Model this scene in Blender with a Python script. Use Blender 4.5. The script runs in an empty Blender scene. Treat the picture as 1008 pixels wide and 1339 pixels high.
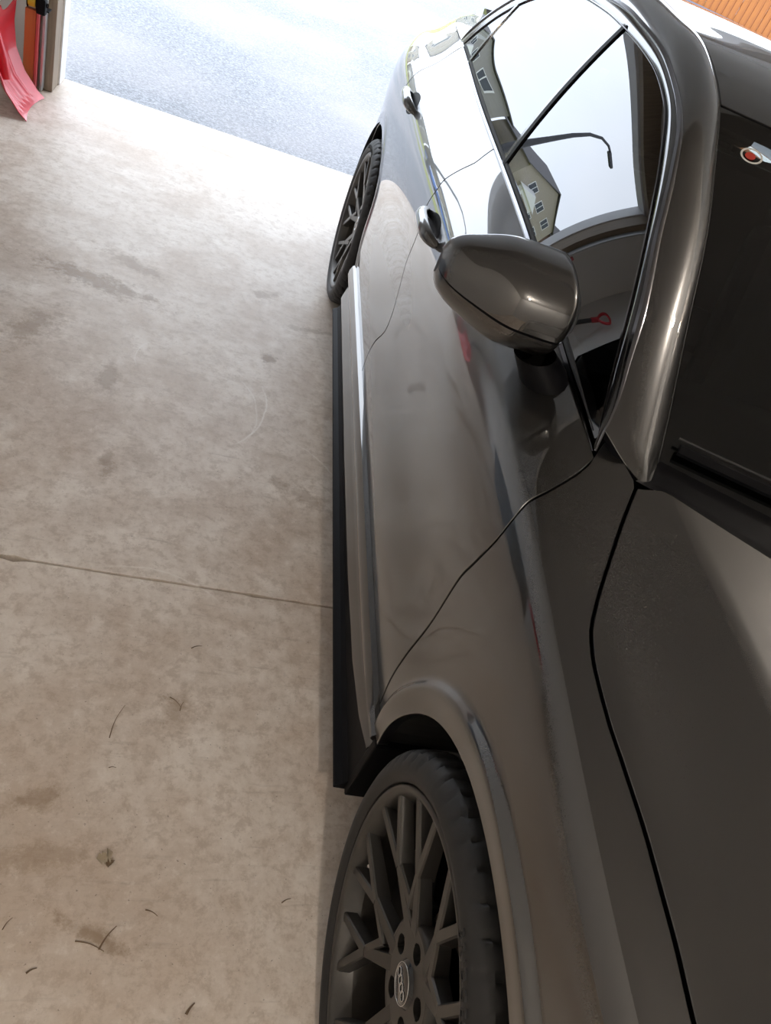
import bpy, bmesh, math, random
import numpy as np
from mathutils import Matrix, Vector

random.seed(7)
rng = np.random.RandomState(11)
scene = bpy.context.scene
COL = scene.collection

# ------------------------------------------------------------------ camera
FPX = 998.81
CC = np.array([504.0, 669.5])
CAM = np.array([-0.45220584, -0.35810234, 1.52804526])
BAS = np.array([[0.93787955, 0.2199679, 0.26832083],
                [-0.05155633, -0.67640615, 0.73472217],
                [0.34310915, -0.70291454, -0.62304676]])   # photo axes (right, down, forward) -> world
cd = bpy.data.cameras.new('camera')
cam = bpy.data.objects.new('camera', cd)
COL.objects.link(cam)
m = Matrix.Identity(4)
for i in range(3):
    m[i][0] = BAS[i, 0]; m[i][1] = -BAS[i, 1]; m[i][2] = -BAS[i, 2]; m[i][3] = CAM[i]
cam.matrix_world = m
cd.sensor_fit = 'VERTICAL'
cd.sensor_height = 36.0
cd.lens = FPX / 1339.0 * 36.0
cd.clip_start = 0.02
cd.clip_end = 500
scene.camera = cam

# ------------------------------------------------------------------ world, exposure
scene.view_settings.view_transform = 'Standard'
scene.view_settings.look = 'None'
scene.view_settings.gamma = 1.0
scene.view_settings.use_curve_mapping = False
scene.view_settings.exposure = 0.2
wd = bpy.data.worlds.new('overcast_sky'); scene.world = wd
wd.use_nodes = True
nt = wd.node_tree; nt.nodes.clear()
tc = nt.nodes.new('ShaderNodeTexCoord')
nz = nt.nodes.new('ShaderNodeTexNoise'); nz.inputs['Scale'].default_value = 2.2; nz.inputs['Detail'].default_value = 4
rp = nt.nodes.new('ShaderNodeValToRGB')
rp.color_ramp.elements[0].position = 0.3; rp.color_ramp.elements[0].color = (0.60, 0.68, 0.80, 1)
rp.color_ramp.elements[1].position = 0.7; rp.color_ramp.elements[1].color = (0.78, 0.83, 0.90, 1)
bg = nt.nodes.new('ShaderNodeBackground'); bg.inputs['Strength'].default_value = 4.8
out = nt.nodes.new('ShaderNodeOutputWorld')
nt.links.new(tc.outputs['Generated'], nz.inputs['Vector'])
nt.links.new(nz.outputs['Fac'], rp.inputs['Fac'])
nt.links.new(rp.outputs['Color'], bg.inputs['Color'])
nt.links.new(bg.outputs['Background'], out.inputs['Surface'])

# ------------------------------------------------------------------ helpers
YAW = math.radians(2.794)            # the garage stands turned a little against the car
def garage(o):
    o.rotation_euler = (0, 0, YAW); return o
def gw(x, y, z=0.0):                 # garage coordinates -> world
    c, s = math.cos(YAW), math.sin(YAW)
    return (x * c - y * s, y * c + x * s, z)

def link(o, parent=None):
    COL.objects.link(o)
    if parent is not None: o.parent = parent
    return o
def tag(o, label=None, cat=None, group=None, kind=None):
    if label: o['label'] = label
    if cat: o['category'] = cat
    if group: o['group'] = group
    if kind: o['kind'] = kind
    return o
def empty(name, loc=(0, 0, 0), rz=0.0):
    o = bpy.data.objects.new(name, None); o.location = loc; o.rotation_euler = (0, 0, rz)
    o.empty_display_size = 0.1
    return link(o)

class MB:
    """collects shapes into one mesh"""
    def __init__(self): self.v = []; self.f = []; self.s = []
    def add(self, v, f, smooth=False):
        n = len(self.v); self.v += [tuple(map(float, p)) for p in v]
        self.f += [tuple(i + n for i in q) for q in f]; self.s += [smooth] * len(f)
        return self
    def box(self, x0, x1, y0, y1, z0, z1, M=None):
        v = [(x, y, z) for z in (z0, z1) for y in (y0, y1) for x in (x0, x1)]
        if M is not None: v = [tuple(M @ Vector(p)) for p in v]
        return self.add(v, [(0, 2, 3, 1), (4, 5, 7, 6), (0, 1, 5, 4), (2, 6, 7, 3), (0, 4, 6, 2), (1, 3, 7, 5)])
    def bbox(self, x0, x1, y0, y1, z0, z1, b=0.004, M=None):
        """box with chamfered edges"""
        bm = bmesh.new(); bmesh.ops.create_cube(bm, size=1)
        for q in bm.verts:
            q.co = Vector(((x0 + x1) / 2 + q.co.x * (x1 - x0), (y0 + y1) / 2 + q.co.y * (y1 - y0), (z0 + z1) / 2 + q.co.z * (z1 - z0)))
        bmesh.ops.bevel(bm, geom=list(bm.edges), offset=b, segments=2, affect='EDGES', profile=0.6)
        bm.verts.index_update()
        v = [tuple(M @ q.co) if M is not None else tuple(q.co) for q in bm.verts]
        f = [tuple(q.index for q in p.verts) for p in bm.faces]; bm.free()
        return self.add(v, f)
    def tube(self, pts, r, n=10, caps=True, smooth=True):
        pts = [Vector(p) for p in pts]; k = len(pts)
        rs = r if hasattr(r, '__len__') else [r] * k
        ref = None; v = []; f = []
        for i, p in enumerate(pts):
            t = (pts[min(i + 1, k - 1)] - pts[max(i - 1, 0)]).normalized()
            if ref is None: ref = t.orthogonal().normalized()
            a = (ref - t * ref.dot(t)).normalized(); b = t.cross(a); ref = a
            for j in range(n):
                q = 2 * math.pi * j / n
                v.append(p + (a * math.cos(q) + b * math.sin(q)) * rs[i])
        for i in range(k - 1):
            for j in range(n):
                f.append((i * n + j, i * n + (j + 1) % n, (i + 1) * n + (j + 1) % n, (i + 1) * n + j))
        self.add(v, f, smooth)
        if caps:
            self.add(v[:n], [tuple(range(n))[::-1]]); self.add(v[-n:], [tuple(range(n))])
        return self
    def grid(self, P, smooth=True, flip=False, closed_u=False, closed_v=False):
        P = np.asarray(P); a, b = P.shape[:2]; f = []
        for i in range(a if closed_u else a - 1):
            for j in range(b if closed_v else b - 1):
                q = (i * b + j, ((i + 1) % a) * b + j, ((i + 1) % a) * b + (j + 1) % b, i * b + (j + 1) % b)
                f.append(q[::-1] if flip else q)
        return self.add(P.reshape(-1, 3), f, smooth)
    def sweep(self, pts, nrm, prof, smooth=False, scale=None):
        """profile (side, normal) swept along a polyline"""
        pts = np.asarray(pts, float); nrm = np.asarray(nrm, float)
        t = np.gradient(pts, axis=0); t /= np.linalg.norm(t, axis=1)[:, None]
        s = np.cross(t, nrm); s /= np.linalg.norm(s, axis=1)[:, None]
        nn = np.cross(s, t)
        sc = np.ones(len(pts)) if scale is None else np.asarray(scale)
        P = np.stack([pts + s * (a * sc)[:, None] + nn * (b * sc)[:, None] for a, b in prof], 1)
        self.grid(P, smooth, closed_v=True)
        k = len(prof)
        self.add(P[0], [tuple(range(k))[::-1]]); self.add(P[-1], [tuple(range(k))])
        return self
    def lathe(self, prof, n=48, axis='x', smooth=True, origin=(0, 0, 0), close=False):
        """prof: (axial, radius) around x axis"""
        P = np.zeros((n, len(prof), 3))
        for i in range(n):
            a = 2 * math.pi * i / n
            for j, (x, r) in enumerate(prof):
                q = (x, r * math.cos(a), r * math.sin(a)) if axis == 'x' else (r * math.cos(a), r * math.sin(a), x)
                P[i, j] = np.array(q) + np.array(origin)
        return self.grid(P, smooth, closed_u=True, closed_v=close)
    def build(self, name, mat, parent=None, mirror=None, sharp=None):
        me = bpy.data.meshes.new(name)
        v, f = self.v, self.f
        if mirror is not None:
            v = [(2 * mirror - p[0], p[1], p[2]) for p in v]; f = [q[::-1] for q in f]
        me.from_pydata(v, [], f); me.update()
        me.polygons.foreach_set('use_smooth', self.s)
        if sharp is not None:
            try: me.set_sharp_from_angle(angle=math.radians(sharp))
            except Exception: pass
        mats = mat if isinstance(mat, (list, tuple)) else [mat]
        for q in mats: me.materials.append(q)
        return link(bpy.data.objects.new(name, me), parent)

def ncs(xs, ys):
    """natural cubic spline, ys may be (n,k)"""
    xs = np.asarray(xs, float); ys = np.asarray(ys, float); n = len(xs)
    h = np.diff(xs); A = np.zeros((n, n)); A[0, 0] = A[-1, -1] = 1
    R = np.zeros_like(ys)
    for i in range(1, n - 1):
        A[i, i - 1] = h[i - 1]; A[i, i] = 2 * (h[i - 1] + h[i]); A[i, i + 1] = h[i]
        R[i] = 6 * ((ys[i + 1] - ys[i]) / h[i] - (ys[i] - ys[i - 1]) / h[i - 1])
    M = np.linalg.solve(A, R)
    def ev(q):
        q = np.asarray(q, float); i = np.clip(np.searchsorted(xs, q) - 1, 0, n - 2)
        a = xs[i + 1] - q; b = q - xs[i]; hh = h[i]
        if ys.ndim > 1: a, b, hh = a[..., None], b[..., None], hh[..., None]
        return (M[i] * a ** 3 + M[i + 1] * b ** 3) / (6 * hh) + (ys[i] / hh - M[i] * hh / 6) * a + (ys[i + 1] / hh - M[i + 1] * hh / 6) * b
    return ev
def pchip(xs, ys):
    xs = np.asarray(xs, float); ys = np.asarray(ys, float)
    h = np.diff(xs); d = np.diff(ys) / h; mm = np.zeros(len(xs))
    for i in range(1, len(xs) - 1):
        if d[i - 1] * d[i] > 0:
            w1 = 2 * h[i] + h[i - 1]; w2 = h[i] + 2 * h[i - 1]
            mm[i] = (w1 + w2) / (w1 / d[i - 1] + w2 / d[i])
    mm[0] = d[0]; mm[-1] = d[-1]
    def ev(q):
        q = np.asarray(q, float); i = np.clip(np.searchsorted(xs, q) - 1, 0, len(xs) - 2)
        t = (q - xs[i]) / h[i]; te = np.clip(t, 0, 1)
        H = (2 * te ** 3 - 3 * te ** 2 + 1) * ys[i] + (te ** 3 - 2 * te ** 2 + te) * h[i] * mm[i] + (-2 * te ** 3 + 3 * te ** 2) * ys[i + 1] + (te ** 3 - te ** 2) * h[i] * mm[i + 1]
        return H + np.where(t < 0, t * h[i] * mm[0], 0) + np.where(t > 1, (t - 1) * h[i] * mm[-1], 0)
    return ev
def sstep(a, b, x):
    t = np.clip((np.asarray(x) - a) / (b - a), 0, 1); return t * t * (3 - 2 * t)
def resample(P, n):
    P = np.asarray(P, float); d = np.r_[0, np.cumsum(np.linalg.norm(np.diff(P, axis=0), axis=1))]
    s = np.linspace(0, d[-1], n)
    if len(P) > 3:
        return ncs(d, P)(s)
    return np.stack([np.interp(s, d, P[:, k]) for k in range(P.shape[1])], 1)
def pray(q): return BAS @ np.array([q[0] - CC[0], q[1] - CC[1], FPX])
def px_z(q, z): d = pray(q); return CAM + d * (z - CAM[2]) / d[2]
def px_x(q, x): d = pray(q); return CAM + d * (x - CAM[0]) / d[0]
def px_y(q, y): d = pray(q); return CAM + d * (y - CAM[1]) / d[1]
def proj(P): d = (np.asarray(P, float) - CAM) @ BAS; return CC + FPX * d[..., :2] / d[..., 2:]

# ------------------------------------------------------------------ materials
class NT:
    def __init__(self, name):
        self.m = bpy.data.materials.new(name); self.m.use_nodes = True
        self.t = self.m.node_tree; self.b = self.t.nodes['Principled BSDF']
        self.out = self.t.nodes['Material Output']
    def n(self, kind, **kw):
        o = self.t.nodes.new('ShaderNode' + kind)
        for k, v in kw.items():
            if hasattr(o, k) and k not in o.inputs: setattr(o, k, v)
            else: o.inputs[k].default_value = v
        return o
    def l(self, a, b): self.t.links.new(a, b)
    def set(self, **kw):
        for k, v in kw.items():
            k = k.replace('_', ' ')
            self.b.inputs[k].default_value = (*v, 1) if isinstance(v, tuple) and len(v) == 3 else v
        return self
    def coords(self, obj=True):
        return self.n('TexCoord').outputs['Object' if obj else 'Generated']
    def noise(self, scale, detail=4, rough=.55, vec=None, dist=0.0):
        o = self.n('TexNoise'); o.inputs['Scale'].default_value = scale; o.inputs['Detail'].default_value = detail
        o.inputs['Roughness'].default_value = rough; o.inputs['Distortion'].default_value = dist
        self.l(vec if vec is not None else self.coords(), o.inputs['Vector']); return o.outputs['Fac']
    def ramp(self, fac, stops):
        o = self.n('ValToRGB'); e = o.color_ramp.elements
        while len(e) < len(stops): e.new(0.5)
        for k, (p, c) in enumerate(stops):
            e[k].position = p; e[k].color = (*c, 1) if len(c) == 3 else c
        self.l(fac, o.inputs['Fac']); return o.outputs['Color']
    def mix(self, fac, a, b, mode='MIX'):
        o = self.n('Mix'); o.data_type = 'RGBA'; o.blend_type = mode
        for s, v in ((o.inputs[0], fac), (o.inputs[6], a), (o.inputs[7], b)):
            if isinstance(v, (int, float)): s.default_value = v
            elif isinstance(v, tuple): s.default_value = (*v, 1)
            else: self.l(v, s)
        return o.outputs[2]
    def math(self, op, a, b=0.0, clamp=False):
        o = self.n('Math'); o.operation = op; o.use_clamp = clamp
        for s, v in ((o.inputs[0], a), (o.inputs[1], b)):
            if isinstance(v, (int, float)): s.default_value = v
            else: self.l(v, s)
        return o.outputs[0]
    def bump(self, h, strength=.2, dist=.01):
        o = self.n('Bump'); o.inputs['Strength'].default_value = strength; o.inputs['Distance'].default_value = dist
        self.l(h, o.inputs['Height']); self.l(o.outputs['Normal'], self.b.inputs['Normal']); return self
    def col(self, c): self.l(c, self.b.inputs['Base Color']); return self

def plain(name, color, rough=.5, metal=0.0, var=.12, scale=12, **kw):
    a = NT(name); a.set(Roughness=rough, Metallic=metal, **kw)
    f = a.noise(scale, 3)
    a.col(a.mix(f, tuple(c * (1 - var) for c in color), tuple(min(1, c * (1 + var)) for c in color)))
    return a.m
M = {}
# car paint: dark warm grey metallic under a deep clear coat
a = NT('grey_metallic_paint'); a.set(Metallic=.45, Roughness=.36, Coat_Weight=1.0, Coat_Roughness=.012, Coat_IOR=1.95)
fl = a.noise(900, 2); a.col(a.mix(fl, (.009, .0085, .0079), (.020, .0188, .0174))); M['paint'] = a.m
M['gloss_black'] = plain('gloss_black_plastic', (.008, .008, .009), .12, 0, .1, 30, Coat_Weight=.6)
M['rubber'] = plain('black_rubber', (.014, .014, .015), .62, 0, .25, 60)
M['tyre'] = plain('tyre_rubber', (.014, .0135, .0135), .58, 0, .25, 90)
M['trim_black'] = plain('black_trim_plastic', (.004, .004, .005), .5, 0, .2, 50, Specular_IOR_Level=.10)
M['chrome'] = plain('bright_aluminium_trim', (.20, .20, .215), .12, 1.0, .05, 20)
M['alloy'] = plain('gunmetal_alloy', (.078, .074, .069), .36, .75, .12, 40)
M['barrel'] = plain('dusty_wheel_barrel', (.052, .046, .040), .5, .6, .3, 40)
M['disc'] = plain('brake_disc_steel', (.10, .085, .07), .4, .8, .3, 60)
M['liner'] = plain('wheel_liner_felt', (.010, .010, .010), .9, 0, .3, 60)
M['interior'] = plain('dark_cabin_fabric', (.018, .017, .017), .8, 0, .3, 50)
M['emblem'] = plain('emblem_chrome', (.55, .55, .55), .2, 1.0, .05, 20)
M['mirror'] = plain('mirror_silver', (.8, .8, .82), .03, 1.0, .02, 5)

def glass(name, tint, ior):
    a = NT(name); t = a.t; t.nodes.remove(a.b)
    tr = a.n('BsdfTransparent'); tr.inputs['Color'].default_value = (*tint, 1)
    gl = a.n('BsdfGlossy'); gl.inputs['Roughness'].default_value = .0; gl.inputs['Color'].default_value = (.97, .98, 1, 1)
    fr = a.n('Fresnel'); fr.inputs['IOR'].default_value = ior
    nz = a.noise(4, 2); 
    mx = a.n('MixShader'); a.l(fr.outputs['Fac'], mx.inputs[0]); a.l(tr.outputs[0], mx.inputs[1]); a.l(gl.outputs[0], mx.inputs[2])
    a.l(mx.outputs[0], a.out.inputs['Surface']); return a.m
M['glass'] = glass('tinted_side_glass', (.10, .11, .11), 2.1)
M['wglass'] = glass('windshield_glass', (.30, .33, .32), 1.55)

# ==GARAGE==
# ------------------------------------------------------------------ the garage shell and the ground outside
def to_g(P):                         # world -> garage coordinates
    c, s = math.cos(YAW), math.sin(YAW); return np.array([P[0] * c + P[1] * s, P[1] * c - P[0] * s, P[2] if len(P) > 2 else 0])
# concrete with dust, smears and spots
a = NT('dusty_concrete'); a.set(Roughness=.46, Specular_IOR_Level=.5)
vec = a.coords()
n1 = a.noise(1.5, 8, .66, vec, .1); n2 = a.noise(6.5, 9, .74, vec, .1); n3 = a.noise(40, 5, .6, vec); n4 = a.noise(.55, 3, .5, vec)
base = a.mix(a.ramp(n2, [(.30, (0, 0, 0)), (.70, (1, 1, 1))]), (.55, .455, .37), (.82, .75, .67))
base = a.mix(a.ramp(n1, [(.46, (0, 0, 0)), (.60, (1, 1, 1))]), base, a.mix(n2, (.44, .335, .245), (.63, .53, .44)))
base = a.mix(a.math('MULTIPLY', a.ramp(n4, [(.45, (0, 0, 0)), (.7, (1, 1, 1))]), .35), base, (.82, .76, .69))
mp = a.n('Mapping'); a.l(vec, mp.inputs['Vector']); mp.inputs['Scale'].default_value = (7, 60, 1); mp.inputs['Rotation'].default_value = (0, 0, .25)
sx = a.noise(1.0, 4, .6, mp.outputs['Vector'])
base = a.mix(a.math('MULTIPLY', a.ramp(sx, [(.60, (0, 0, 0)), (.72, (1, 1, 1))]), .35), base, (.34, .27, .21))
base = a.mix(a.math('MULTIPLY', a.ramp(n3, [(.62, (0, 0, 0)), (.75, (1, 1, 1))]), .30), base, (.28, .23, .19))
n5 = a.noise(24, 7, .78, vec, .15)
base = a.mix(a.math('MULTIPLY', a.ramp(n5, [(.40, (1, 1, 1)), (.51, (0, 0, 0))]), .42), base, (.37, .275, .195))
base = a.mix(a.math('MULTIPLY', a.ramp(n5, [(.56, (0, 0, 0)), (.66, (1, 1, 1))]), .30), base, (.88, .83, .76))
sp_ = a.noise(150, 2, .5, vec)
base = a.mix(a.math('MULTIPLY', a.ramp(sp_, [(.70, (0, 0, 0)), (.74, (1, 1, 1))]), .6), base, (.16, .12, .09))
stains = [((120, 365), .21, .055, -.25, .75), ((175, 345), .13, .04, -.5, .6), ((45, 425), .05, .13, -.3, .55), ((352, 470), .028, .030, 0, .85), ((140, 492), .03, .07, 0, .5), ((345, 385), .05, .03, .3, .6), ((400, 432), .09, .02, .2, .5), ((398, 650), .10, .03, -.5, .45),
          ((140, 605), .02, .05, .1, .5), ((230, 930), .05, .04, .4, .45), ((40, 1045), .05, .02, .5, .5), ((125, 1225), .06, .012, -.4, .6), ((60, 1120), .13, .02, .2, .4), ((190, 600), .05, .05, 0, .25), ((300, 205), .16, .02, -.2, .4)]
nd_ = a.noise(20, 8, .76, vec)
for q, ra, rb_, ang, st in stains:
    c0 = to_g(px_z(q, 0)); mp = a.n('Mapping'); mp.vector_type = 'TEXTURE'
    mp.inputs['Location'].default_value = (c0[0], c0[1], 0); mp.inputs['Rotation'].default_value = (0, 0, ang); mp.inputs['Scale'].default_value = (ra, rb_, 10)
    a.l(vec, mp.inputs['Vector']); ln = a.n('VectorMath'); ln.operation = 'LENGTH'; a.l(mp.outputs['Vector'], ln.inputs[0])
    d_ = a.math('ADD', ln.outputs['Value'], a.math('MULTIPLY', a.math('SUBTRACT', nd_, .5), 5.5))
    fac = a.math('MULTIPLY', a.math('MULTIPLY', a.math('SUBTRACT', 1.35, d_, True), 1.15, True), st, True)
    base = a.mix(fac, base, (.25, .16, .085))
for q, rad, side_, st in (((215, 500), .345, (1, -.25), .75), ((205, 515), .33, (1, .1), .5), ((240, 480), .16, (-1, .2), .6), ((330, 640), .30, (.9, .6), .45), ((165, 870), .30, (.2, 1), .45)):
    c0 = to_g(px_z(q, 0)); mp = a.n('Mapping'); mp.vector_type = 'TEXTURE'; mp.inputs['Location'].default_value = (c0[0], c0[1], 0); mp.inputs['Scale'].default_value = (rad, rad, 10)
    a.l(vec, mp.inputs['Vector']); ln = a.n('VectorMath'); ln.operation = 'LENGTH'; a.l(mp.outputs['Vector'], ln.inputs[0])
    dt = a.n('VectorMath'); dt.operation = 'DOT_PRODUCT'; a.l(mp.outputs['Vector'], dt.inputs[0]); nl = math.hypot(*side_); dt.inputs[1].default_value = (side_[0] / nl, side_[1] / nl, 0)
    e_ = a.math('ABSOLUTE', a.math('SUBTRACT', ln.outputs['Value'], a.math('ADD', 1.0, a.math('MULTIPLY', a.math('SUBTRACT', n2, .5), .10))))
    f_ = a.math('MULTIPLY', a.math('SUBTRACT', 1.0, a.math('MULTIPLY', e_, 75), True), a.math('MULTIPLY', a.math('SUBTRACT', dt.outputs['Value'], .82, True), 9, True), True)
    base = a.mix(a.math('MULTIPLY', f_, a.math('MULTIPLY', nd_, st * 1.6), True), base, (.92, .88, .82))
a.col(base); a.bump(a.math('ADD', a.math('MULTIPLY', n3, .6), a.math('MULTIPLY', n2, .4)), .12, .004); M['concrete'] = a.m
M['subbase'] = plain('dark_subbase', (.02, .017, .014), .9, 0, .2, 30)
a = NT('grey_asphalt'); a.set(Roughness=.55, Specular_IOR_Level=.6); vec = a.coords()
g1 = a.noise(70, 4, .75, vec); g2 = a.noise(.5, 4, .5, vec); g3 = a.noise(45, 4, .6, vec)
c1 = a.ramp(g1, [(.36, (.035, .040, .048)), (.50, (.125, .133, .152)), (.64, (.31, .32, .35))])
c1 = a.mix(a.ramp(g2, [(.42, (0, 0, 0)), (.62, (.7, .7, .7))]), c1, (.29, .265, .27)); c1 = a.mix(a.math('MULTIPLY', g3, .4), c1, (.17, .18, .20))
a.col(c1); a.bump(g1, .5, .006); M['asphalt'] = a.m
a = NT('painted_drywall'); a.set(Roughness=.75); vec = a.coords(); w1_ = a.noise(1.2, 4, .5, vec); w2_ = a.noise(60, 3, .5, vec)
a.col(a.mix(w1_, (.74, .725, .70), (.80, .785, .76))); a.bump(w2_, .05, .003); M['drywall'] = a.m
M['ceiling'] = plain('ceiling_board', (.56, .535, .505), .85, 0, .06, 2)
M['white_trim'] = plain('white_painted_trim', (.78, .79, .80), .45, 0, .04, 8)
M['door_steel'] = plain('garage_door_steel', (.60, .60, .59), .45, 0, .05, 6)
M['galv'] = plain('galvanised_steel', (.55, .56, .57), .35, .8, .12, 30)
def wood(name, c0, c1, scale=(60, 60, 3)):
    a = NT(name); a.set(Roughness=.6); vec = a.coords(); mp = a.n('Mapping'); a.l(vec, mp.inputs['Vector']); mp.inputs['Scale'].default_value = scale
    f = a.noise(1.0, 5, .6, mp.outputs['Vector'], .6); f2 = a.noise(3, 2, .5, vec)
    a.col(a.mix(a.math('MULTIPLY', f2, .5), a.mix(a.ramp(f, [(.3, (0, 0, 0)), (.7, (1, 1, 1))]), c0, c1), c0)); a.bump(f, .15, .003); return a.m
M['stud'] = wood('weathered_stud_wood', (.20, .155, .11), (.34, .27, .20))
M['cedar'] = wood('orange_cedar_board', (.24, .066, .008), (.42, .15, .02), (40, 40, 2))

YT, YJ = 4.439, .998                 # threshold and slab joint (garage coordinates)
XL, XRW, YB0, ZC = -1.80, 4.0, -2.3, 2.75
def struct(name, mb_, mat, g=True):
    o_ = mb_.build(name, mat); o_['kind'] = 'structure'
    return garage(o_) if g else o_
mb = MB(); mb.box(XL - .15, XRW + .15, YB0 - .15, YT, -.16, -.10); floor = struct('floor', mb, M['subbase'])
def slab(y0, y1, jit0, jit1):
    nx = 220; xs_ = np.linspace(XL - .15, XRW + .15, nx); r2 = np.random.RandomState(5)
    def edge(y, jit):
        e = np.full(nx, y); 
        if jit:
            e += (r2.rand(nx) - .5) * .0016
            for cx_, wd_, dp in ((-.73, .022, .007), (-.13, .016, .006), (-.40, .012, .002)):
                e += np.sign(jit) * dp * np.exp(-((xs_ - cx_) / wd_) ** 2) * (.6 + .6 * r2.rand(nx))
        return e
    e0, e1 = edge(y0, jit0), edge(y1, jit1); mb_ = MB()
    rowsP = [np.stack([xs_, e0, 0 * xs_ - .10], 1), np.stack([xs_, e0, 0 * xs_ - .003], 1), np.stack([xs_, e0 + .0007, 0 * xs_], 1), np.stack([xs_, e1 - .0007, 0 * xs_], 1), np.stack([xs_, e1, 0 * xs_ - .003], 1), np.stack([xs_, e1, 0 * xs_ - .10], 1)]
    mb_.grid(np.stack(rowsP, 0), False, True); o_ = mb_.build('floor_slab', M['concrete'], floor); return o_
slab(YB0 - .15, YJ - .0029, 0, -1); slab(YJ + .0029, YT, 1, 0)
def wall(name, x0, x1, y0, y1, z0, z1, mat='drywall'):
    mb_ = MB(); mb_.box(x0, x1, y0, y1, z0, z1); return struct(name, mb_, M[mat])
XJ, XJR, ZH = -1.275, 3.55, 2.25     # door opening
wall('wall_left', XL - .12, XL, YB0, YT - .02, 0, ZC); wall('wall_right', XRW, XRW + .12, YB0, YT - .02, 0, ZC)
wall('wall_back', XL - .12, XRW + .12, YB0 - .12, YB0, 0, ZC)
wall('wall_front', XL, XJ - .05, YT - .19, YT - .04, 0, ZC); wall('wall_front_header', XJ - .05, XJR + .05, YT - .19, YT - .04, ZH, ZC); wall('wall_front_return', XJR + .05, XRW, YT - .19, YT - .04, 0, ZC)
wall('ceiling', XL - .12, XRW + .12, YB0 - .12, YT, ZC, ZC + .12, 'ceiling')
# outer face of the house above the door
mb = MB(); mb.box(XL - 3, XRW + 3, YT - .04, YT, ZH + .08, 3.4); mb.box(XL - 3, XJ - .05, YT - .04, YT, 0, ZH + .08); mb.box(XJR + .05, XRW + 3, YT - .04, YT, 0, ZH + .08); struct('wall_outside', mb, M['door_steel'])
# timber posts of the opening and white outer trim
def post(name, x0, x1, y0, y1, z0, z1, mat):
    mb_ = MB(); mb_.bbox(x0, x1, y0, y1, z0, z1, .003); return struct(name, mb_, M[mat])
post('trim_1', XJ - .055, XJ - .010, YT - .275, YT - .13, .001, ZH + .05, 'stud')
post('trim_2', XJR, XJR + .055, YT - .275, YT - .13, .001, ZH + .05, 'stud')
post('trim_3', XJ - .05, XJ - .001, YT - .13, YT + .012, .001, ZH, 'white_trim')
post('trim_4', XJR, XJR + .05, YT - .13, YT + .012, .001, ZH, 'white_trim')
post('trim_5', XJ - .05, XJR + .05, YT - .16, YT + .012, ZH - .03, ZH + .09, 'white_trim')
post('trim_6', XJ - .05, XJR + .05, YT - .275, YT - .19, ZH - .02, ZH + .12, 'stud')
# overhead door, run back under the ceiling
mb = MB(); mb.box(XJ - .01, XJR + .01, YT - .345, YT - .335, 2.375, 2.385); door1 = struct('door_1', mb, M['door_steel'])
for k in range(4):
    y1 = YT - .36 - k * .535; y0 = y1 - .528
    mb = MB(); mb.bbox(XJ - .02, XJR + .02, y0, y1, 2.36, 2.40, .008)
    for xx in np.linspace(XJ + .02, XJR - .02, 7): mb.bbox(xx - .03, xx + .03, y0 + .01, y1 - .01, 2.345, 2.362, .003)
    mb.build('door_panel', M['door_steel'], door1)
    for xx in np.linspace(XJ + .03, XJR - .03, 7):
        mb = MB(); mb.bbox(xx - .022, xx + .022, y0 - .045, y0 + .04, 2.338, 2.347, .003); mb.tube([(xx - .03, y0 - .003, 2.336), (xx + .03, y0 - .003, 2.336)], .008, 8); mb.build('hinge', M['galv'], door1)
# the street side: drive, lawn, pavement, road
def ground(name, x0, x1, y0, y1, z, mat, n_=2):
    mb_ = MB(); mb_.box(x0, x1, y0, y1, z - .2, z); return struct(name, mb_, mat, False)
a = NT('spring_grass'); a.set(Roughness=.8); vec = a.coords(); g = a.noise(9, 5, .65, vec); a.col(a.ramp(g, [(.3, (.16, .20, .03)), (.7, (.40, .40, .07))])); a.bump(g, .6, .03); M['grass'] = a.m
M['pavement'] = plain('pale_pavement', (.48, .45, .44), .8, 0, .1, 3)
mb = MB(); mb.box(XL - 6, XRW + 8, YT, 16.0, -.22, -.022); drive = struct('driveway', mb, M['asphalt'])
ground('pavement', -60, 60, 16.4, 18.0, -.03, M['pavement'])
ground('lawn', -60, 60, 13.5, 16.6, -.045, M['grass']); ground('road', -60, 60, 18.0, 27.0, -.06, M['asphalt']); ground('far_lawn', -120, 120, 27.0, 200, -.04, M['grass']); ground('side_lawn', -60, -3.1, 6.6, 13.6, -.012, M['grass'])
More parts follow.
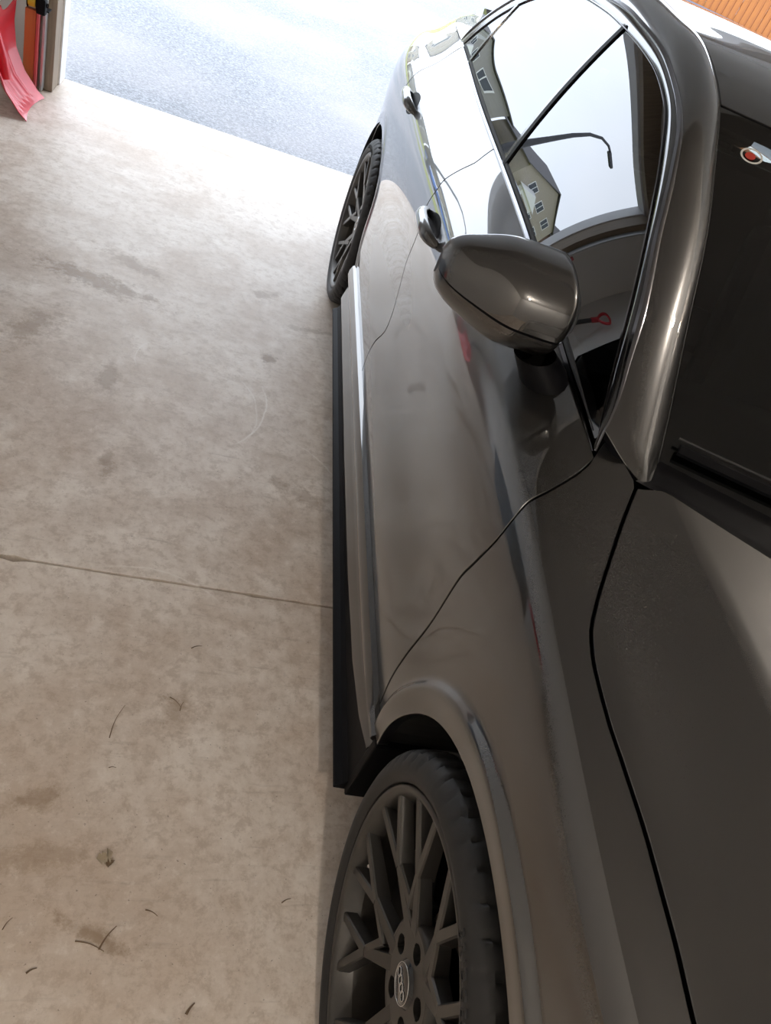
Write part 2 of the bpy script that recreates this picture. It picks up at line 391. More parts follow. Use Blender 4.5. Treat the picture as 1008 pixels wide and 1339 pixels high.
# ==CAR==
# ------------------------------------------------------------------ car body surface
XC = 0.915                       # the car's centre plane; X = 0 is its flank, +Y is towards the tail
HUB_F, HUB_R, HUB_Z = 0.0, 2.825, 0.338
ARCH = 0.388
YK = np.array([-.86, -.7, -.4, 0, .25, .5, .8, 1.2, 1.65, 2.2, 2.55, 2.825, 3.15, 3.45, 3.7, 3.85])
TP = np.array([.26, .13, .035, .0, .0, .0, .0, .0, .0, .0, .0, .0, .018, .065, .15, .26])
WK = np.array([.345, .45, .60, .78, .87, .93, .97, 1.01, 1.08, 1.20, 1.45, 1.865])
def row(v): return np.array(v, float)
rows_x = [
    .014 + TP, .005 + TP,
    row([.006, .006, .006, .004, .006, .012, .014, .014, .014, .013, .010, .006, .006, .006, .006, .006]) + TP,
    .001 + TP, .005 + TP,
    row([.02, .02, .02, .022, .022, .022, .022, .022, .022, .022, .022, .022, .026, .030, .03, .03]) + TP,
    row([.045, .045, .045, .046, .046, .046, .046, .046, .046, .048, .050, .050, .055, .058, .06, .06]) + TP,
    row([.075, .075, .075, .074, .074, .076, .078, .078, .080, .084, .088, .092, .096, .10, .10, .10]) + TP * .95,
    row([.14, .14, .14, .135, .132, .130, .133, .140, .150, .158, .163, .170, .180, .190, .19, .18]) + TP * .85,
    row([.27, .27, .27, .255, .245, .235, .25, .26, .27, .28, .29, .30, .32, .34, .36, .38]) + TP * .4,
    row([.5] * 16) + TP * .2,
    row([.915] * 16)]
z4 = row([.70, .775, .84, .893, .915, .926, .928, .928, .928, .932, .942, .948, .950, .950, .945, .94])
rows_z = [
    row([.345] * 16), row([.45] * 16), row([.60] * 16),
    row([.62, .68, .75, .775, .78, .78, .78, .78, .78, .78, .78, .78, .78, .78, .78, .78]),
    row([.66, .735, .805, .850, .866, .87, .87, .87, .87, .872, .876, .88, .88, .88, .88, .88]),
    z4,
    z4 + row([.012, .012, .014, .014, .015, .020, .026, .030, .034, .036, .036, .036, .034, .03, .03, .03]),
    z4 + row([.020, .020, .023, .024, .025, .034, .048, .060, .068, .070, .068, .066, .06, .055, .05, .05]),
    z4 + row([.030, .030, .034, .034, .034, .050, .072, .098, .112, .128, .142, .148, .142, .13, .12, .11]),
    row([.757, .828, .899, .957, .980, .998, 1.05, 1.08, 1.09, 1.1, 1.11, 1.12, 1.115, 1.10, 1.09, 1.075]),
    row([.762, .837, .912, .969, .991, 1.008, 1.05, 1.08, 1.09, 1.1, 1.11, 1.13, 1.125, 1.11, 1.10, 1.085]),
    row([.765, .844, .919, .976, .998, 1.016, 1.05, 1.08, 1.09, 1.1, 1.11, 1.135, 1.13, 1.115, 1.105, 1.09])]
RALL = ncs(YK, np.stack(rows_x + rows_z, 1))
WLO, WHI = ncs(WK[:10], np.eye(10)), ncs(WK[9:], np.eye(3))
def body(Y, W, flare=True):
    """point of the lower body for length Y and girth W (girth equals height on the flank)"""
    Y, W = np.broadcast_arrays(np.asarray(Y, float), np.asarray(W, float)); sh = Y.shape
    y = Y.ravel(); w = W.ravel(); P = np.zeros((len(y), 3)); P[:, 1] = y
    cc = RALL(y)
    for sl, basis, sel in ((slice(0, 10), WLO, w <= WK[9]), (slice(9, 12), WHI, w > WK[9])):
        if not sel.any(): continue
        Bm = basis(w[sel])               # a spline is linear in its data
        P[sel, 0] = (Bm * cc[sel, :12][:, sl]).sum(1); P[sel, 2] = (Bm * cc[sel, 12:][:, sl]).sum(1)
    if flare:
        for hy in (HUB_F, HUB_R):
            r = np.hypot(y - hy, w - HUB_Z)
            P[:, 0] -= (.013 if hy == HUB_F else .005) * (1 - sstep(.428, .450, r)) * (w < 1.0) - .004 * (1 - sstep(.385, .43, r)) * (w < 1.0)
    return P.reshape(sh + (3,))
def body_n(Y, W):
    e = 1e-3; a = body(Y + e, W) - body(Y - e, W); b = body(Y, W + e) - body(Y, W - e)
    n = np.cross(a, b); n /= np.linalg.norm(n, axis=-1, keepdims=True)
    return np.where(n[..., :1] * 0 + (n[..., 0:1] - .6 * n[..., 2:3]) > 0, -n, n)
def px_body(q, start):
    """photo pixel -> (Y, W) on the body"""
    p = np.array(start, float); q = np.array(q, float)
    for _ in range(40):
        r = proj(body(p[0], p[1])) - q; e = 1e-4
        J = np.stack([(proj(body(p[0] + e, p[1])) - q - r) / e, (proj(body(p[0], p[1] + e)) - q - r) / e], 1)
        try: d = np.linalg.solve(J, -r)
        except Exception: break
        p = p + np.clip(d, -.08, .08)
        if np.abs(d).max() < 1e-5: break
    return p
def px_line(pts, start):
    res = []
    for q in pts:
        start = px_body(q, start); res.append(start)
    return np.array(res)

def panel(name, YW, parent, mat, edges=True, mirror=True, gap=.0018):
    """a pressed panel: surface patch plus rolled and turned-in edges; YW is an (n,m,2) grid"""
    Y, W = YW[..., 0], YW[..., 1]; P = body(Y, W); N = body_n(Y, W)
    return patch(name, P, N, parent, mat, mirror)
def patch(name, P, N, parent, mat, mirror=True, depth=.02, edges=True):
    mb = MB(); n, k = P.shape[:2]
    fn = np.cross(P[n // 2 + 1, k // 2] - P[n // 2, k // 2], P[n // 2, k // 2 + 1] - P[n // 2, k // 2])
    flip = fn @ N[n // 2, k // 2] < 0
    mb.grid(P, True, flip)
    if edges:
        idx = [(i, 0) for i in range(n)] + [(n - 1, j) for j in range(1, k)] + [(i, k - 1) for i in range(n - 2, -1, -1)] + [(0, j) for j in range(k - 2, 0, -1)]
        B = np.array([P[i] for i in idx]); BN = np.array([N[i] for i in idx]); L = len(B)
        t = np.roll(B, -1, 0) - np.roll(B, 1, 0); ln = np.linalg.norm(t, axis=1, keepdims=True); t = t / np.maximum(ln, 1e-9)
        o = np.cross(t, BN); c = B.mean(0)
        if ((B - c) * o).sum() < 0: o = -o
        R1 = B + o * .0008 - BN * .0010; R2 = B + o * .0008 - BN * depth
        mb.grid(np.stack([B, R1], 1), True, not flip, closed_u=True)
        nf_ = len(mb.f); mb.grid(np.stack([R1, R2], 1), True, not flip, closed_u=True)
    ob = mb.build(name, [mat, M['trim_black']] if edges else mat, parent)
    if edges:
        for p_ in ob.data.polygons[nf_:]: p_.material_index = 1  # turned-in edges coloured black to paint in the shade of the panel gaps
    if mirror: mb.build(name, mat, parent, mirror=XC)
    return ob

car = empty('sedan_car', (XC, 1.4, 0))
tag(car, 'dark grey metallic four-door sedan parked on the garage floor', 'car')
CARV = Vector((XC, 1.4, 0))
def sub(o, par):                   # child of a part (parts have identity world matrices)
    o.parent = par; return o
def carp(o):                       # children are authored in world space
    o.parent = car; o.matrix_parent_inverse = Matrix.Translation(-CARV); return o

G = .0032                          # half a panel gap
# shut lines read off the photograph and laid on the body
door_f = px_line([(585, 775), (600, 757), (625, 731), (650, 705), (670, 680), (690, 657), (712, 645), (735, 632), (757, 618), (773, 604)], (.46, .7))
door_b = px_line([(475, 465), (490, 447), (505, 430), (513, 410), (518, 392), (530, 347), (542, 316), (549, 297), (557, 271), (572, 247), (581, 235), (600, 223), (617, 215), (635, 202), (642, 197)], (1.65, .38))
hood_g = px_line([(832, 637), (815, 680), (795, 740), (780, 790), (773, 830), (778, 875), (795, 940), (815, 1000), (850, 1110), (880, 1220), (908, 1339)], (.48, 1.13))
BELT = 1.08
BOT = .345
def yline(pts):
    o = np.argsort(pts[:, 1]); return pchip(pts[o, 1], pts[o, 0])
yDF = yline(np.vstack([[(.474, BOT)], [(.474, .50)], [(.468, .60)], door_f[1:], ]))
wtop = float(door_f[-1, 1])
yDB = yline(np.vstack([[(1.66, BOT)], [p for p in door_b if p[1] > BOT + .03 and p[1] < BELT - .01], ]))
def yDR(w):
    w = np.asarray(w, float); r = .452
    arc = HUB_R - np.sqrt(np.maximum(r * r - (w - HUB_Z) ** 2, 1e-6))
    up = pchip([.60, .70, .80, .90, .98, BELT], [2.66, 2.655, 2.655, 2.665, 2.70, 2.73])(w)
    k = sstep(.62, .72, w); return arc * (1 - k) + np.minimum(up, 9) * k
def door_grid(fa, fb, w0, w1, n=90, k=70):
    w = np.linspace(w0, w1, k)[None, :]; u = np.linspace(0, 1, n)[:, None]
    a = fa(w) + G; b = fb(w) - G
    return np.stack([a + (b - a) * u, w + 0 * u], -1)
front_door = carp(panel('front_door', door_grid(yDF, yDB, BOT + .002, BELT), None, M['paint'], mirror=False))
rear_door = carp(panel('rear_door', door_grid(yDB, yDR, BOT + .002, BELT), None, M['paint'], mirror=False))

# polar panels around the wheels
def polar_grid(hub, poly, nth=260, nr=52, anchor=None):
    poly = np.asarray(poly, float); c = np.array([hub, HUB_Z])
    a0 = math.atan2(poly[0, 1] - c[1], poly[0, 0] - c[0]); a1 = math.atan2(poly[-1, 1] - c[1], poly[-1, 0] - c[0])
    # angular samples: follow the polygon so that its corners are kept
    d = np.r_[0, np.cumsum(np.linalg.norm(np.diff(poly, axis=0), axis=1))]
    s = np.linspace(0, d[-1], nth); s = np.unique(np.r_[s, d]); 
    E_ = np.stack([np.interp(s, d, poly[:, 0]), np.interp(s, d, poly[:, 1])], 1)
    th = a0 + (a1 - a0) * s / d[-1] if anchor is None else np.interp(s, [0, d[anchor[0]], d[-1]], [a0, anchor[1], a1])      # inner points spread along the arch, outer points along the outline
    I_ = c + ARCH * np.stack([np.cos(th), np.sin(th)], 1)
    near = np.array([0, .004, .012, .020, .028, .034, .039, .044, .049, .054, .059, .064, .069, .076]); res = []
    for e_, i_ in zip(E_, I_):
        L = np.linalg.norm(e_ - i_); v = (e_ - i_) / L; k = min(1.0, (L * .8) / near[-1]); t = np.r_[near * k, np.linspace(near[-1] * k, L, nr)[1:]]
        res.append(i_ + t[:, None] * v)
    return np.array(res)
def dens(p, n):
    return resample(np.asarray(p), n) if len(p) > 3 else np.asarray(p)
ws = np.linspace(BOT, wtop - .004, 40)
edge_rear = np.stack([yDF(ws) - G, ws], 1)
hg = hood_g[np.argsort(-hood_g[:, 0])]
hood_w = pchip(hg[::-1, 0], hg[::-1, 1])
ys = np.linspace(hg[0, 0] - .002, -.62, 70)
hwv = np.where(ys < hg[-1, 0], hg[-1, 1], hood_w(np.maximum(ys, hg[-1, 0])))
edge_top = np.stack([ys, hwv - .004], 1)
apb = np.array([px_body((790, 580), (.53, 1.09)), px_body((798, 573), (.54, 1.10)), px_body((814, 603), (.51, 1.12)), px_body((828, 628), (.49, 1.14))])
front = np.array([[-.60, .80], [-.50, .62], [-.42, BOT]])
fpoly = np.vstack([edge_rear, apb, edge_top, front])
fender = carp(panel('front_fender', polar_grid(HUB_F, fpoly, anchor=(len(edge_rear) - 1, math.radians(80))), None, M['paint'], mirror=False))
wr = np.linspace(BOT, BELT - .002, 50)
e1 = np.stack([yDR(wr) + G, wr], 1)[::-1]
ys2 = np.linspace(2.74, 3.72, 30)
qpoly = np.vstack([[(3.225, BOT)], [(3.30, .48)], [(3.45, .60)], [(3.60, .75)], [(3.70, .93)], np.stack([ys2[::-1], 0 * ys2 + BELT], 1), e1])
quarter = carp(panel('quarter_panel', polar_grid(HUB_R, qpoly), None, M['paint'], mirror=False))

# hood: from the gap over the crease to the centre line and on to the other side
def hood_rear(x): return np.interp(x, [.18, .225, .374, .6, .915], [.490, .462, .362, .325, .305])
nu, nv = 26, 90
u = np.linspace(0, 1, nu + 1)
uu = np.concatenate([u[:-1], 1 + u])[None, :]
tv = np.linspace(0, 1, nv)[:, None]
ycut = hg[0, 0] - .004
w_c = lambda y: hood_w(np.maximum(y, hg[-1, 0])) + .004
def w_at(y):
    wg = w_c(y); return np.where(uu <= 1, wg + (WK[9] - wg) * uu, WK[9] + (WK[11] - WK[9]) * (uu - 1))
yr = np.full((1, uu.shape[1]), ycut)
for _ in range(5):
    yr = np.minimum(ycut, hood_rear(body(yr, w_at(yr))[..., 0]))
Yv = -.84 + (yr + .84) * tv; W = w_at(Yv)
hood_o = body(Yv, W); hood_nrm = body_n(Yv, W)
full = np.concatenate([hood_o, hood_o[:, -2::-1] * np.array([-1, 1, 1]) + np.array([2 * XC, 0, 0])], 1)
fn = np.concatenate([hood_nrm, hood_nrm[:, -2::-1] * np.array([-1, 1, 1])], 1)
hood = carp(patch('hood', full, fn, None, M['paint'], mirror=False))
o = hood.data
# ------------------------------------------------------------------ greenhouse
_yy = np.linspace(-.8, 3.84, 1400); _bb = body(_yy, BELT + 0 * _yy)
beltx = lambda y: np.interp(y, _yy, _bb[:, 0])
beltz = lambda y: np.interp(y, _yy, _bb[:, 2])
TUM0, TUM2 = .36, .42
def gx(y, z):
    d = z - beltz(y); return beltx(y) + TUM0 * d + TUM2 * d * np.abs(d)
def gpt(y, z):
    y, z = np.broadcast_arrays(np.asarray(y, float), np.asarray(z, float)); return np.stack([gx(y, z), y, z], -1)
def gnorm(y, z):
    e = 1e-3; a = gpt(y + e, z) - gpt(y - e, z); b = gpt(y, z + e) - gpt(y, z - e)
    n = np.cross(a, b); n /= np.linalg.norm(n, axis=-1, keepdims=True)
    return np.where(n[..., 0:1] > 0, -n, n)
def px_g(q, y0=1.0):
    d = pray(q); lo, hi = .02, 6.0
    ts = np.linspace(.3, 4.5, 400) / np.linalg.norm(d) ; d = d
    Pn = CAM + d[None] * ts[:, None]
    g = Pn[:, 0] - gx(np.clip(Pn[:, 1], -.5, 3.8), Pn[:, 2])
    k = np.where((g[:-1] < 0) & (g[1:] >= 0))[0]
    if len(k) == 0: return None
    k = k[0]; a, b = ts[k], ts[k + 1]
    for _ in range(40):
        c = (a + b) / 2; Pc = CAM + d * c
        if Pc[0] - gx(np.clip(Pc[1], -.5, 3.8), Pc[2]) < 0: a = c
        else: b = c
    return CAM + d * a
inner_px = [(787, 548), (806, 470), (825, 399), (851, 283), (865, 202), (869, 134), (851, 81), (819, 40), (794, 16), (770, 0)]
outer_px = [(803, 535), (821, 470), (841, 399), (859, 312), (879, 227), (889, 162), (883, 113), (863, 61), (843, 36), (815, 8)]
inn = np.array([px_g(q) for q in inner_px]); outc = np.array([px_g(q) for q in outer_px])
yap = .545
Bb, Bt = px_g((657, 219)), px_g((813, 39)); Cb = px_g((613.6, 83))
rear_in = np.array([[0, 2.30, 1.383], [0, 2.48, 1.325], [0, 2.62, 1.235], [0, 2.70, 1.150], [0, 2.735, float(beltz(2.735)) + .012]])
iy = np.r_[yap, inn[:, 1], rear_in[:, 1]]; iz = np.r_[float(beltz(yap)) + .012, inn[:, 2], rear_in[:, 2]]
o = np.argsort(iy); ztop_in = pchip(iy[o], iz[o])
rear_out = np.array([[0, 2.35, 1.408], [0, 2.54, 1.345], [0, 2.69, 1.245], [0, 2.775, 1.155], [0, 2.815, float(beltz(2.815))]])
oy = np.r_[yap - .012, outc[:, 1], rear_out[:, 1]]; oz = np.r_[float(beltz(yap)) + .004, outc[:, 2], rear_out[:, 2]]
o = np.argsort(oy); ztop_out = pchip(oy[o], oz[o])
def yB(t): return Bb[1] + (Bt[1] - Bb[1]) * t
def yC(t): return 2.52 + .03 * t
ya, yz = yap + .01, 2.73
def pane(name, fa, fb, par, inset=0.0):
    n, k = 60, 26; P = np.zeros((n, k, 3)); N = np.zeros((n, k, 3))
    for i in range(n):
        for j in range(k):
            t = j / (k - 1); u_ = i / (n - 1); y = fa(t) + (fb(t) - fa(t)) * u_
            zb = float(beltz(y)) + .010; z = zb + max(float(ztop_in(y)) - zb, .001) * t
            P[i, j] = gpt(y, z); N[i, j] = gnorm(y, z)
    P = P - N * inset
    return sub(patch(name, P, N, None, M['glass'], mirror=False, edges=False), par)
pane('side_window', lambda t: ya, lambda t: yB(t) - .012, front_door)
pane('side_window', lambda t: yB(t) + .030, lambda t: yC(t) - .010, rear_door)
pane('quarter_window', lambda t: yC(t) + .012, lambda t: yz, rear_door)
def gpost(name, fy, w, par, mat, lift=.003):
    n = 26; t = np.linspace(0, 1, n); pts = []; nr = []
    for q in t:
        y = float(fy(q)); zb = float(beltz(y)) + .006; z = zb + (float(ztop_in(y)) + .004 - zb) * q
        pts.append(gpt(y, z)); nr.append(gnorm(y, z))
    mb = MB(); mb.sweep(pts, nr, [(-w, -.012), (w, -.012), (w, lift), (-w, lift)])
    return sub(mb.build(name, mat, None), par)
gpost('window_seal', lambda t: yB(t), .0095, front_door, M['trim_black'], .0045)
gpost('pillar_trim', lambda t: yB(t) + .0215, .0105, rear_door, M['gloss_black'], .002)
gpost('window_divider', lambda t: yC(t), .0085, rear_door, M['gloss_black'], .004)
# trim that follows the window opening
def top_curve(f, y0, y1, n=140, dz=0.0):
    y = np.linspace(y0, y1, n); z = f(y) + dz; P = gpt(y, z); return resample(P, n), None
def on_norm(P):
    return np.array([gnorm(p[1], p[2]) for p in P])
def trim(name, P, prof, par, mat, lift=0.0, smooth=True):
    N_ = on_norm(P); mb = MB(); k_ = np.arange(len(P)) / len(P); mb.sweep(P + N_ * lift, N_, prof, smooth, .25 + .75 * sstep(0, .10, k_) * sstep(0, .03, 1 - k_))
    ob = mb.build(name, mat, None, sharp=40); return carp(ob) if par is car else sub(ob, par)
Pin, _ = top_curve(ztop_in, yap, 2.735); Pout, _ = top_curve(ztop_out, yap - .012, 2.815)
# black door frame between glass and bright strip
k = 140
frame = np.stack([Pin * (1 - q) + Pout * q for q in (0, .25, .5, .75, 1)], 1)
NF = np.stack([on_norm(Pin)] * 5, 1)
frame = frame + NF * (np.array([-.001, .0025, .004, .003, .001])[None, :, None])
carp(patch('window_frame', frame, NF, None, M['gloss_black'], mirror=False, edges=False))
def rnd(w, h): return [(-w, -.004), (-w, h * .4), (-w * .55, h), (w * .55, h), (w, h * .4), (w, -.004)]
trim('window_trim', Pout, rnd(.0062, .006), car, M['chrome'], .0)
trim('window_lip', Pin, rnd(.0022, .0035), car, M['chrome'], .001)
# belt line: bright strip below, rubber above
yb = np.linspace(yap - .010, 2.80, 120)
Pb = gpt(yb, beltz(yb) + .0015); Nb = body_n(yb, 0 * yb + BELT - .004) * .5 + on_norm(Pb) * .5
mb = MB(); mb.sweep(Pb, Nb, rnd(.0060, .006), True, .25 + .75 * sstep(0, .12, np.linspace(0, 1, 120))); carp(mb.build('belt_trim', M['chrome'], None, sharp=40))
Pr = gpt(yb[2:-4], beltz(yb[2:-4]) + .012)
trim('belt_seal', Pr, rnd(.0050, .004), car, M['rubber'], .0)

# A pillar and roof rail: strip from the bright trim to the roof edge
P2_px = [((850, 640), .24), ((870, 560), .27), ((887, 480), .29), ((904, 399), .31), ((924, 304), .345), ((936, 202), .385), ((940, 134), .41), ((932, 89), .42), ((912, 45), .43), ((891, 24), .432), ((867, 0), .434)]
P2a = np.array([px_x(q, x) for q, x in P2_px])
P2 = np.vstack([P2a, [(.434, 2.20, 1.485), (.438, 2.50, 1.455), (.445, 2.80, 1.375), (.45, 3.10, 1.235), (.44, 3.32, 1.125)]])
P1 = Pout + on_norm(Pout) * .001
i0 = int(np.argmax(proj(P1)[:, 1] < 567))
P1r = resample(P1[i0::6], 150); P2r = resample(P2, 150)
tt = np.linspace(0, 1, 14)
strip = P1r[:, None] * (1 - tt)[None, :, None] + P2r[:, None] * tt[None, :, None]
tg = np.gradient((P1r + P2r) / 2, axis=0); nn = np.cross(tg, P2r - P1r); nn /= np.linalg.norm(nn, axis=1, keepdims=True)
nn = np.where((nn @ np.array([-.55, -.15, .8]))[:, None] < 0, -nn, nn)
wd_ = np.linalg.norm(P2r - P1r, axis=1)
strip = strip + nn[:, None] * ((4 * tt * (1 - tt)) ** .85)[None, :, None] * (np.minimum(wd_ * .17, .016))[:, None, None] + nn[:, None] * .001
tg0 = tg[2] / np.linalg.norm(tg[2]); sag = 4 * tt * (1 - tt)
pre = [strip[0] - tg0 * (.0015 + .021 * sag)[:, None] * q - nn[0] * (.004 * sag)[:, None] * q for q in (1, .66, .33)]
strip = np.concatenate([np.array(pre), strip], 0)
SN = np.stack([np.vstack([nn[:1]] * 3 + [nn])] * 14, 1)
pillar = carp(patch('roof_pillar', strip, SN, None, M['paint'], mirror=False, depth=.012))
P2n = nn
mb = MB(); mb.sweep(P2r[:92] - P2n[:92] * .004, P2n[:92], [(-.004, -.006), (-.004, .003), (.004, .003), (.004, -.006)]); carp(mb.build('roof_moulding', M['rubber'], None))

# windscreen
iw = int(np.argmin(np.abs(P2r[:, 1] - 1.29)))
side = P2r[2:iw + 1] + np.array([.006, 0, -.004])
nws = len(side); s_ = np.linspace(0, 1, nws)
cen = np.stack([0 * s_ + XC, .335 + (1.13 - .335) * s_, .985 + (1.385 - .985) * s_ + .035 * np.sin(math.pi * s_)], 1)
uu = np.linspace(0, 1, 41)
ez = np.sin(uu * math.pi / 2)
WS = np.zeros((nws, 41, 3))
WS[..., 0] = side[:, None, 0] + (XC - side[:, None, 0]) * uu
for c_ in (1, 2): WS[..., c_] = side[:, None, c_] + (cen[:, None, c_] - side[:, None, c_]) * ez
WSf = np.concatenate([WS, WS[:, -2::-1] * np.array([-1, 1, 1]) + np.array([2 * XC, 0, 0])], 1)
WN = np.zeros_like(WSf); WN[..., 1] = -.55; WN[..., 2] = .83
windshield = carp(patch('windshield', WSf, WN, None, M['wglass'], mirror=False, edges=False))
# black printed border along the top of the glass
def ws_at(s, u):
    i = min(max(s, 0), 1) * (nws - 1); a = int(min(i, nws - 2)); b = min(max(u, 0), 1) * 80; c_ = int(min(b, 79))
    fi, fb = i - a, b - c_
    return (WSf[a, c_] * (1 - fi) + WSf[a + 1, c_] * fi) * (1 - fb) + (WSf[a, c_ + 1] * (1 - fi) + WSf[a + 1, c_ + 1] * fi) * fb
band = np.array([[ws_at(s, u_) + np.array([0, .002, -.003]) for u_ in np.linspace(0, 1, 81)] for s in np.linspace(.93, 1, 6)])
BN_ = np.zeros_like(band); BN_[..., 1] = -.55; BN_[..., 2] = .83
sub(patch('windshield_border', band, BN_, None, M['gloss_black'], mirror=False, edges=False), windshield)
# roof
ir = [i for i in range(iw, 150) if P2r[i, 1] <= 2.83]
edge = P2r[ir[0]:ir[-1] + 1] + np.array([.007, 0, -.001]); n2 = len(edge)
sc = np.linspace(0, 1, n2)
yc_ = 1.135 + (2.80 - 1.135) * sc
zc_ = ncs([1.135, 1.3, 1.5, 1.8, 2.1, 2.4, 2.8], [1.390, 1.432, 1.467, 1.494, 1.497, 1.480, 1.41])(yc_)
uu = np.linspace(0, 1, 31); ez = np.sin(uu * math.pi / 2)
RF = np.zeros((n2, 31, 3)); RF[..., 0] = edge[:, None, 0] + (XC - edge[:, None, 0]) * uu
RF[..., 1] = edge[:, None, 1] + (yc_[:, None] - edge[:, None, 1]) * ez
RF[..., 2] = edge[:, None, 2] + (zc_[:, None] - edge[:, None, 2]) * ez
RFf = np.concatenate([RF, RF[:, -2::-1] * np.array([-1, 1, 1]) + np.array([2 * XC, 0, 0])], 1)
RN = np.zeros_like(RFf); RN[..., 2] = 1
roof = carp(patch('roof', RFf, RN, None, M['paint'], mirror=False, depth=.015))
# rear window and boot lid
e0 = RFf[-1]; 
deck_y = 3.34
e1_ = np.array([[x, deck_y + .05 * math.sin(math.pi * (x - .3) / 1.23), 1.122 + .012 * math.sin(math.pi * (x - .3) / 1.23)] for x in np.interp(np.linspace(0, 1, 61), [0, 1], [.45, 2 * XC - .45])])
ss = np.linspace(0, 1, 24)
RW = np.stack([e0 * (1 - q) + e1_ * q + np.array([0, 0, .04 * math.sin(math.pi * q)]) for q in ss], 0)
RWN = np.zeros_like(RW); RWN[..., 1] = .5; RWN[..., 2] = .8
carp(patch('rear_window', RW, RWN, None, M['wglass'], mirror=False, edges=False))
yv = np.linspace(2.83, 3.84, 50)[:, None]; wv = np.linspace(BELT + .003, WK[11], 40)[None]
DK = body(yv + 0 * wv, wv + 0 * yv); DN = np.zeros_like(DK); DN[..., 2] = 1
DK[..., 2] += .022 * sstep(3.66, 3.82, DK[..., 1])
DKf = np.concatenate([DK, DK[:, -2::-1] * np.array([-1, 1, 1]) + np.array([2 * XC, 0, 0])], 1); DNf = np.zeros_like(DKf); DNf[..., 2] = 1
keep = DKf
carp(patch('boot_lid', keep, DNf, None, M['paint'], mirror=False))
# lip spoiler on the boot lid
sp = [(x, 3.845 - .12 * ((x - XC) / .55) ** 2, 1.120 - .012 * ((x - XC) / .55) ** 2) for x in np.linspace(.42, 2 * XC - .42, 30)]
mb = MB(); mb.sweep(sp, [(0, -.3, 1)] * 30, [(-.02, -.03), (-.03, .004), (-.02, .010), (.03, -.006)], False); carp(mb.build('boot_spoiler', M['paint'], None))

# ------------------------------------------------------------------ sill and side skirt
ysl = np.linspace(.405, 2.40, 80)
def zblack(y): return np.interp(y, [.40, .50, .65, .95, 1.4, 2.4], [.300, .262, .232, .212, .203, .200])
def sill_prof(y):
    p = np.array([(.050, .352), (.018, .349), (.003, .340), (-.004, .322), (-.005, .305), (.000, .288), (.008, .277), (.012, .268), (.0125, .262), (.008, .240), (.002, .215), (.0005, .203), (.016, .200), (.10, .20)])
    k = (.352 - float(zblack(y))) / (.352 - .203); p[:, 1] = .352 - (.352 - p[:, 1]) * k; return p
S = np.array([[(x + .0 * y, y, z) for x, z in sill_prof(y)] for y in ysl])
mb = MB(); mb.grid(S, True, True)
mb.add(S[0], [tuple(range(14))]); mb.add(S[-1], [tuple(range(14))[::-1]])
sill = carp(mb.build('door_sill', M['paint'], None, sharp=28))
ysk = np.linspace(.40, 2.385, 60)
SK = np.array([[(x, y, z) for x, z in [(.06, float(zblack(y)) + .004), (.010, float(zblack(y)) + .002), (.006, float(zblack(y)) - .012), (.004, .178), (-.004, .166), (-.0175, .157), (-.0195, .152), (-.0175, .149), (.02, .147), (.09, .150)]] for y in ysk]); mb = MB(); mb.grid(SK, False, True); mb.add(SK[0], [tuple(range(10))]); mb.add(SK[-1], [tuple(range(10))[::-1]])
carp(mb.build('side_skirt', M['trim_black'], None))
# the end of the sill in front: dark splash guard behind the wheel
mb = MB(); mb.bbox(.004, .12, .385, .408, .15, .34, .004); carp(mb.build('splash_guard', M['trim_black'], None))

# ------------------------------------------------------------------ cowl and wiper
xs = np.linspace(.19, XC, 60)
cw0 = np.stack([xs, hood_rear(xs) + .004, np.array([float(body(hood_rear(x), np.interp(x, [.19, .245, .5, .915], [1.15, 1.2, 1.45, 1.865]))[2]) for x in xs]) - .006], 1)
wsb = np.array([ws_at(0.02, q) for q in np.linspace(0, .5, 60)])
cw1 = wsb + np.array([0, 0, .002]); 
mid = (cw0 + cw1) / 2 + np.array([0, 0, -.012])
CW = np.stack([cw0, cw0 * .7 + cw1 * .3 + np.array([0, 0, -.010]), mid, cw0 * .3 + cw1 * .7 + np.array([0, 0, -.006]), cw1], 1)
CWf = np.concatenate([CW, CW[-2::-1] * np.array([-1, 1, 1]) + np.array([2 * XC, 0, 0])], 0)
CN = np.zeros_like(CWf); CN[..., 2] = 1
carp(patch('cowl_panel', CWf, CN, None, M['trim_black'], mirror=False, edges=False))
wp = [ws_at(.055 + .02 * q, .012 + .36 * q) + np.array([0, -.008, .010]) for q in np.linspace(0, 1, 24)]
mb = MB(); mb.sweep(wp, [(0, -.5, .85)] * 24, [(-.009, -.004), (-.009, .004), (-.004, .007), (.008, .004), (.008, -.004)]); carp(mb.build('wiper', M['trim_black'], None))
wp2 = [p + np.array([0, .006, -.001]) + np.array([0, .01, .012]) * 1 for p in wp]
mb = MB(); mb.tube(wp2, .0025, 6); carp(mb.build('wiper_blade', M['rubber'], None))
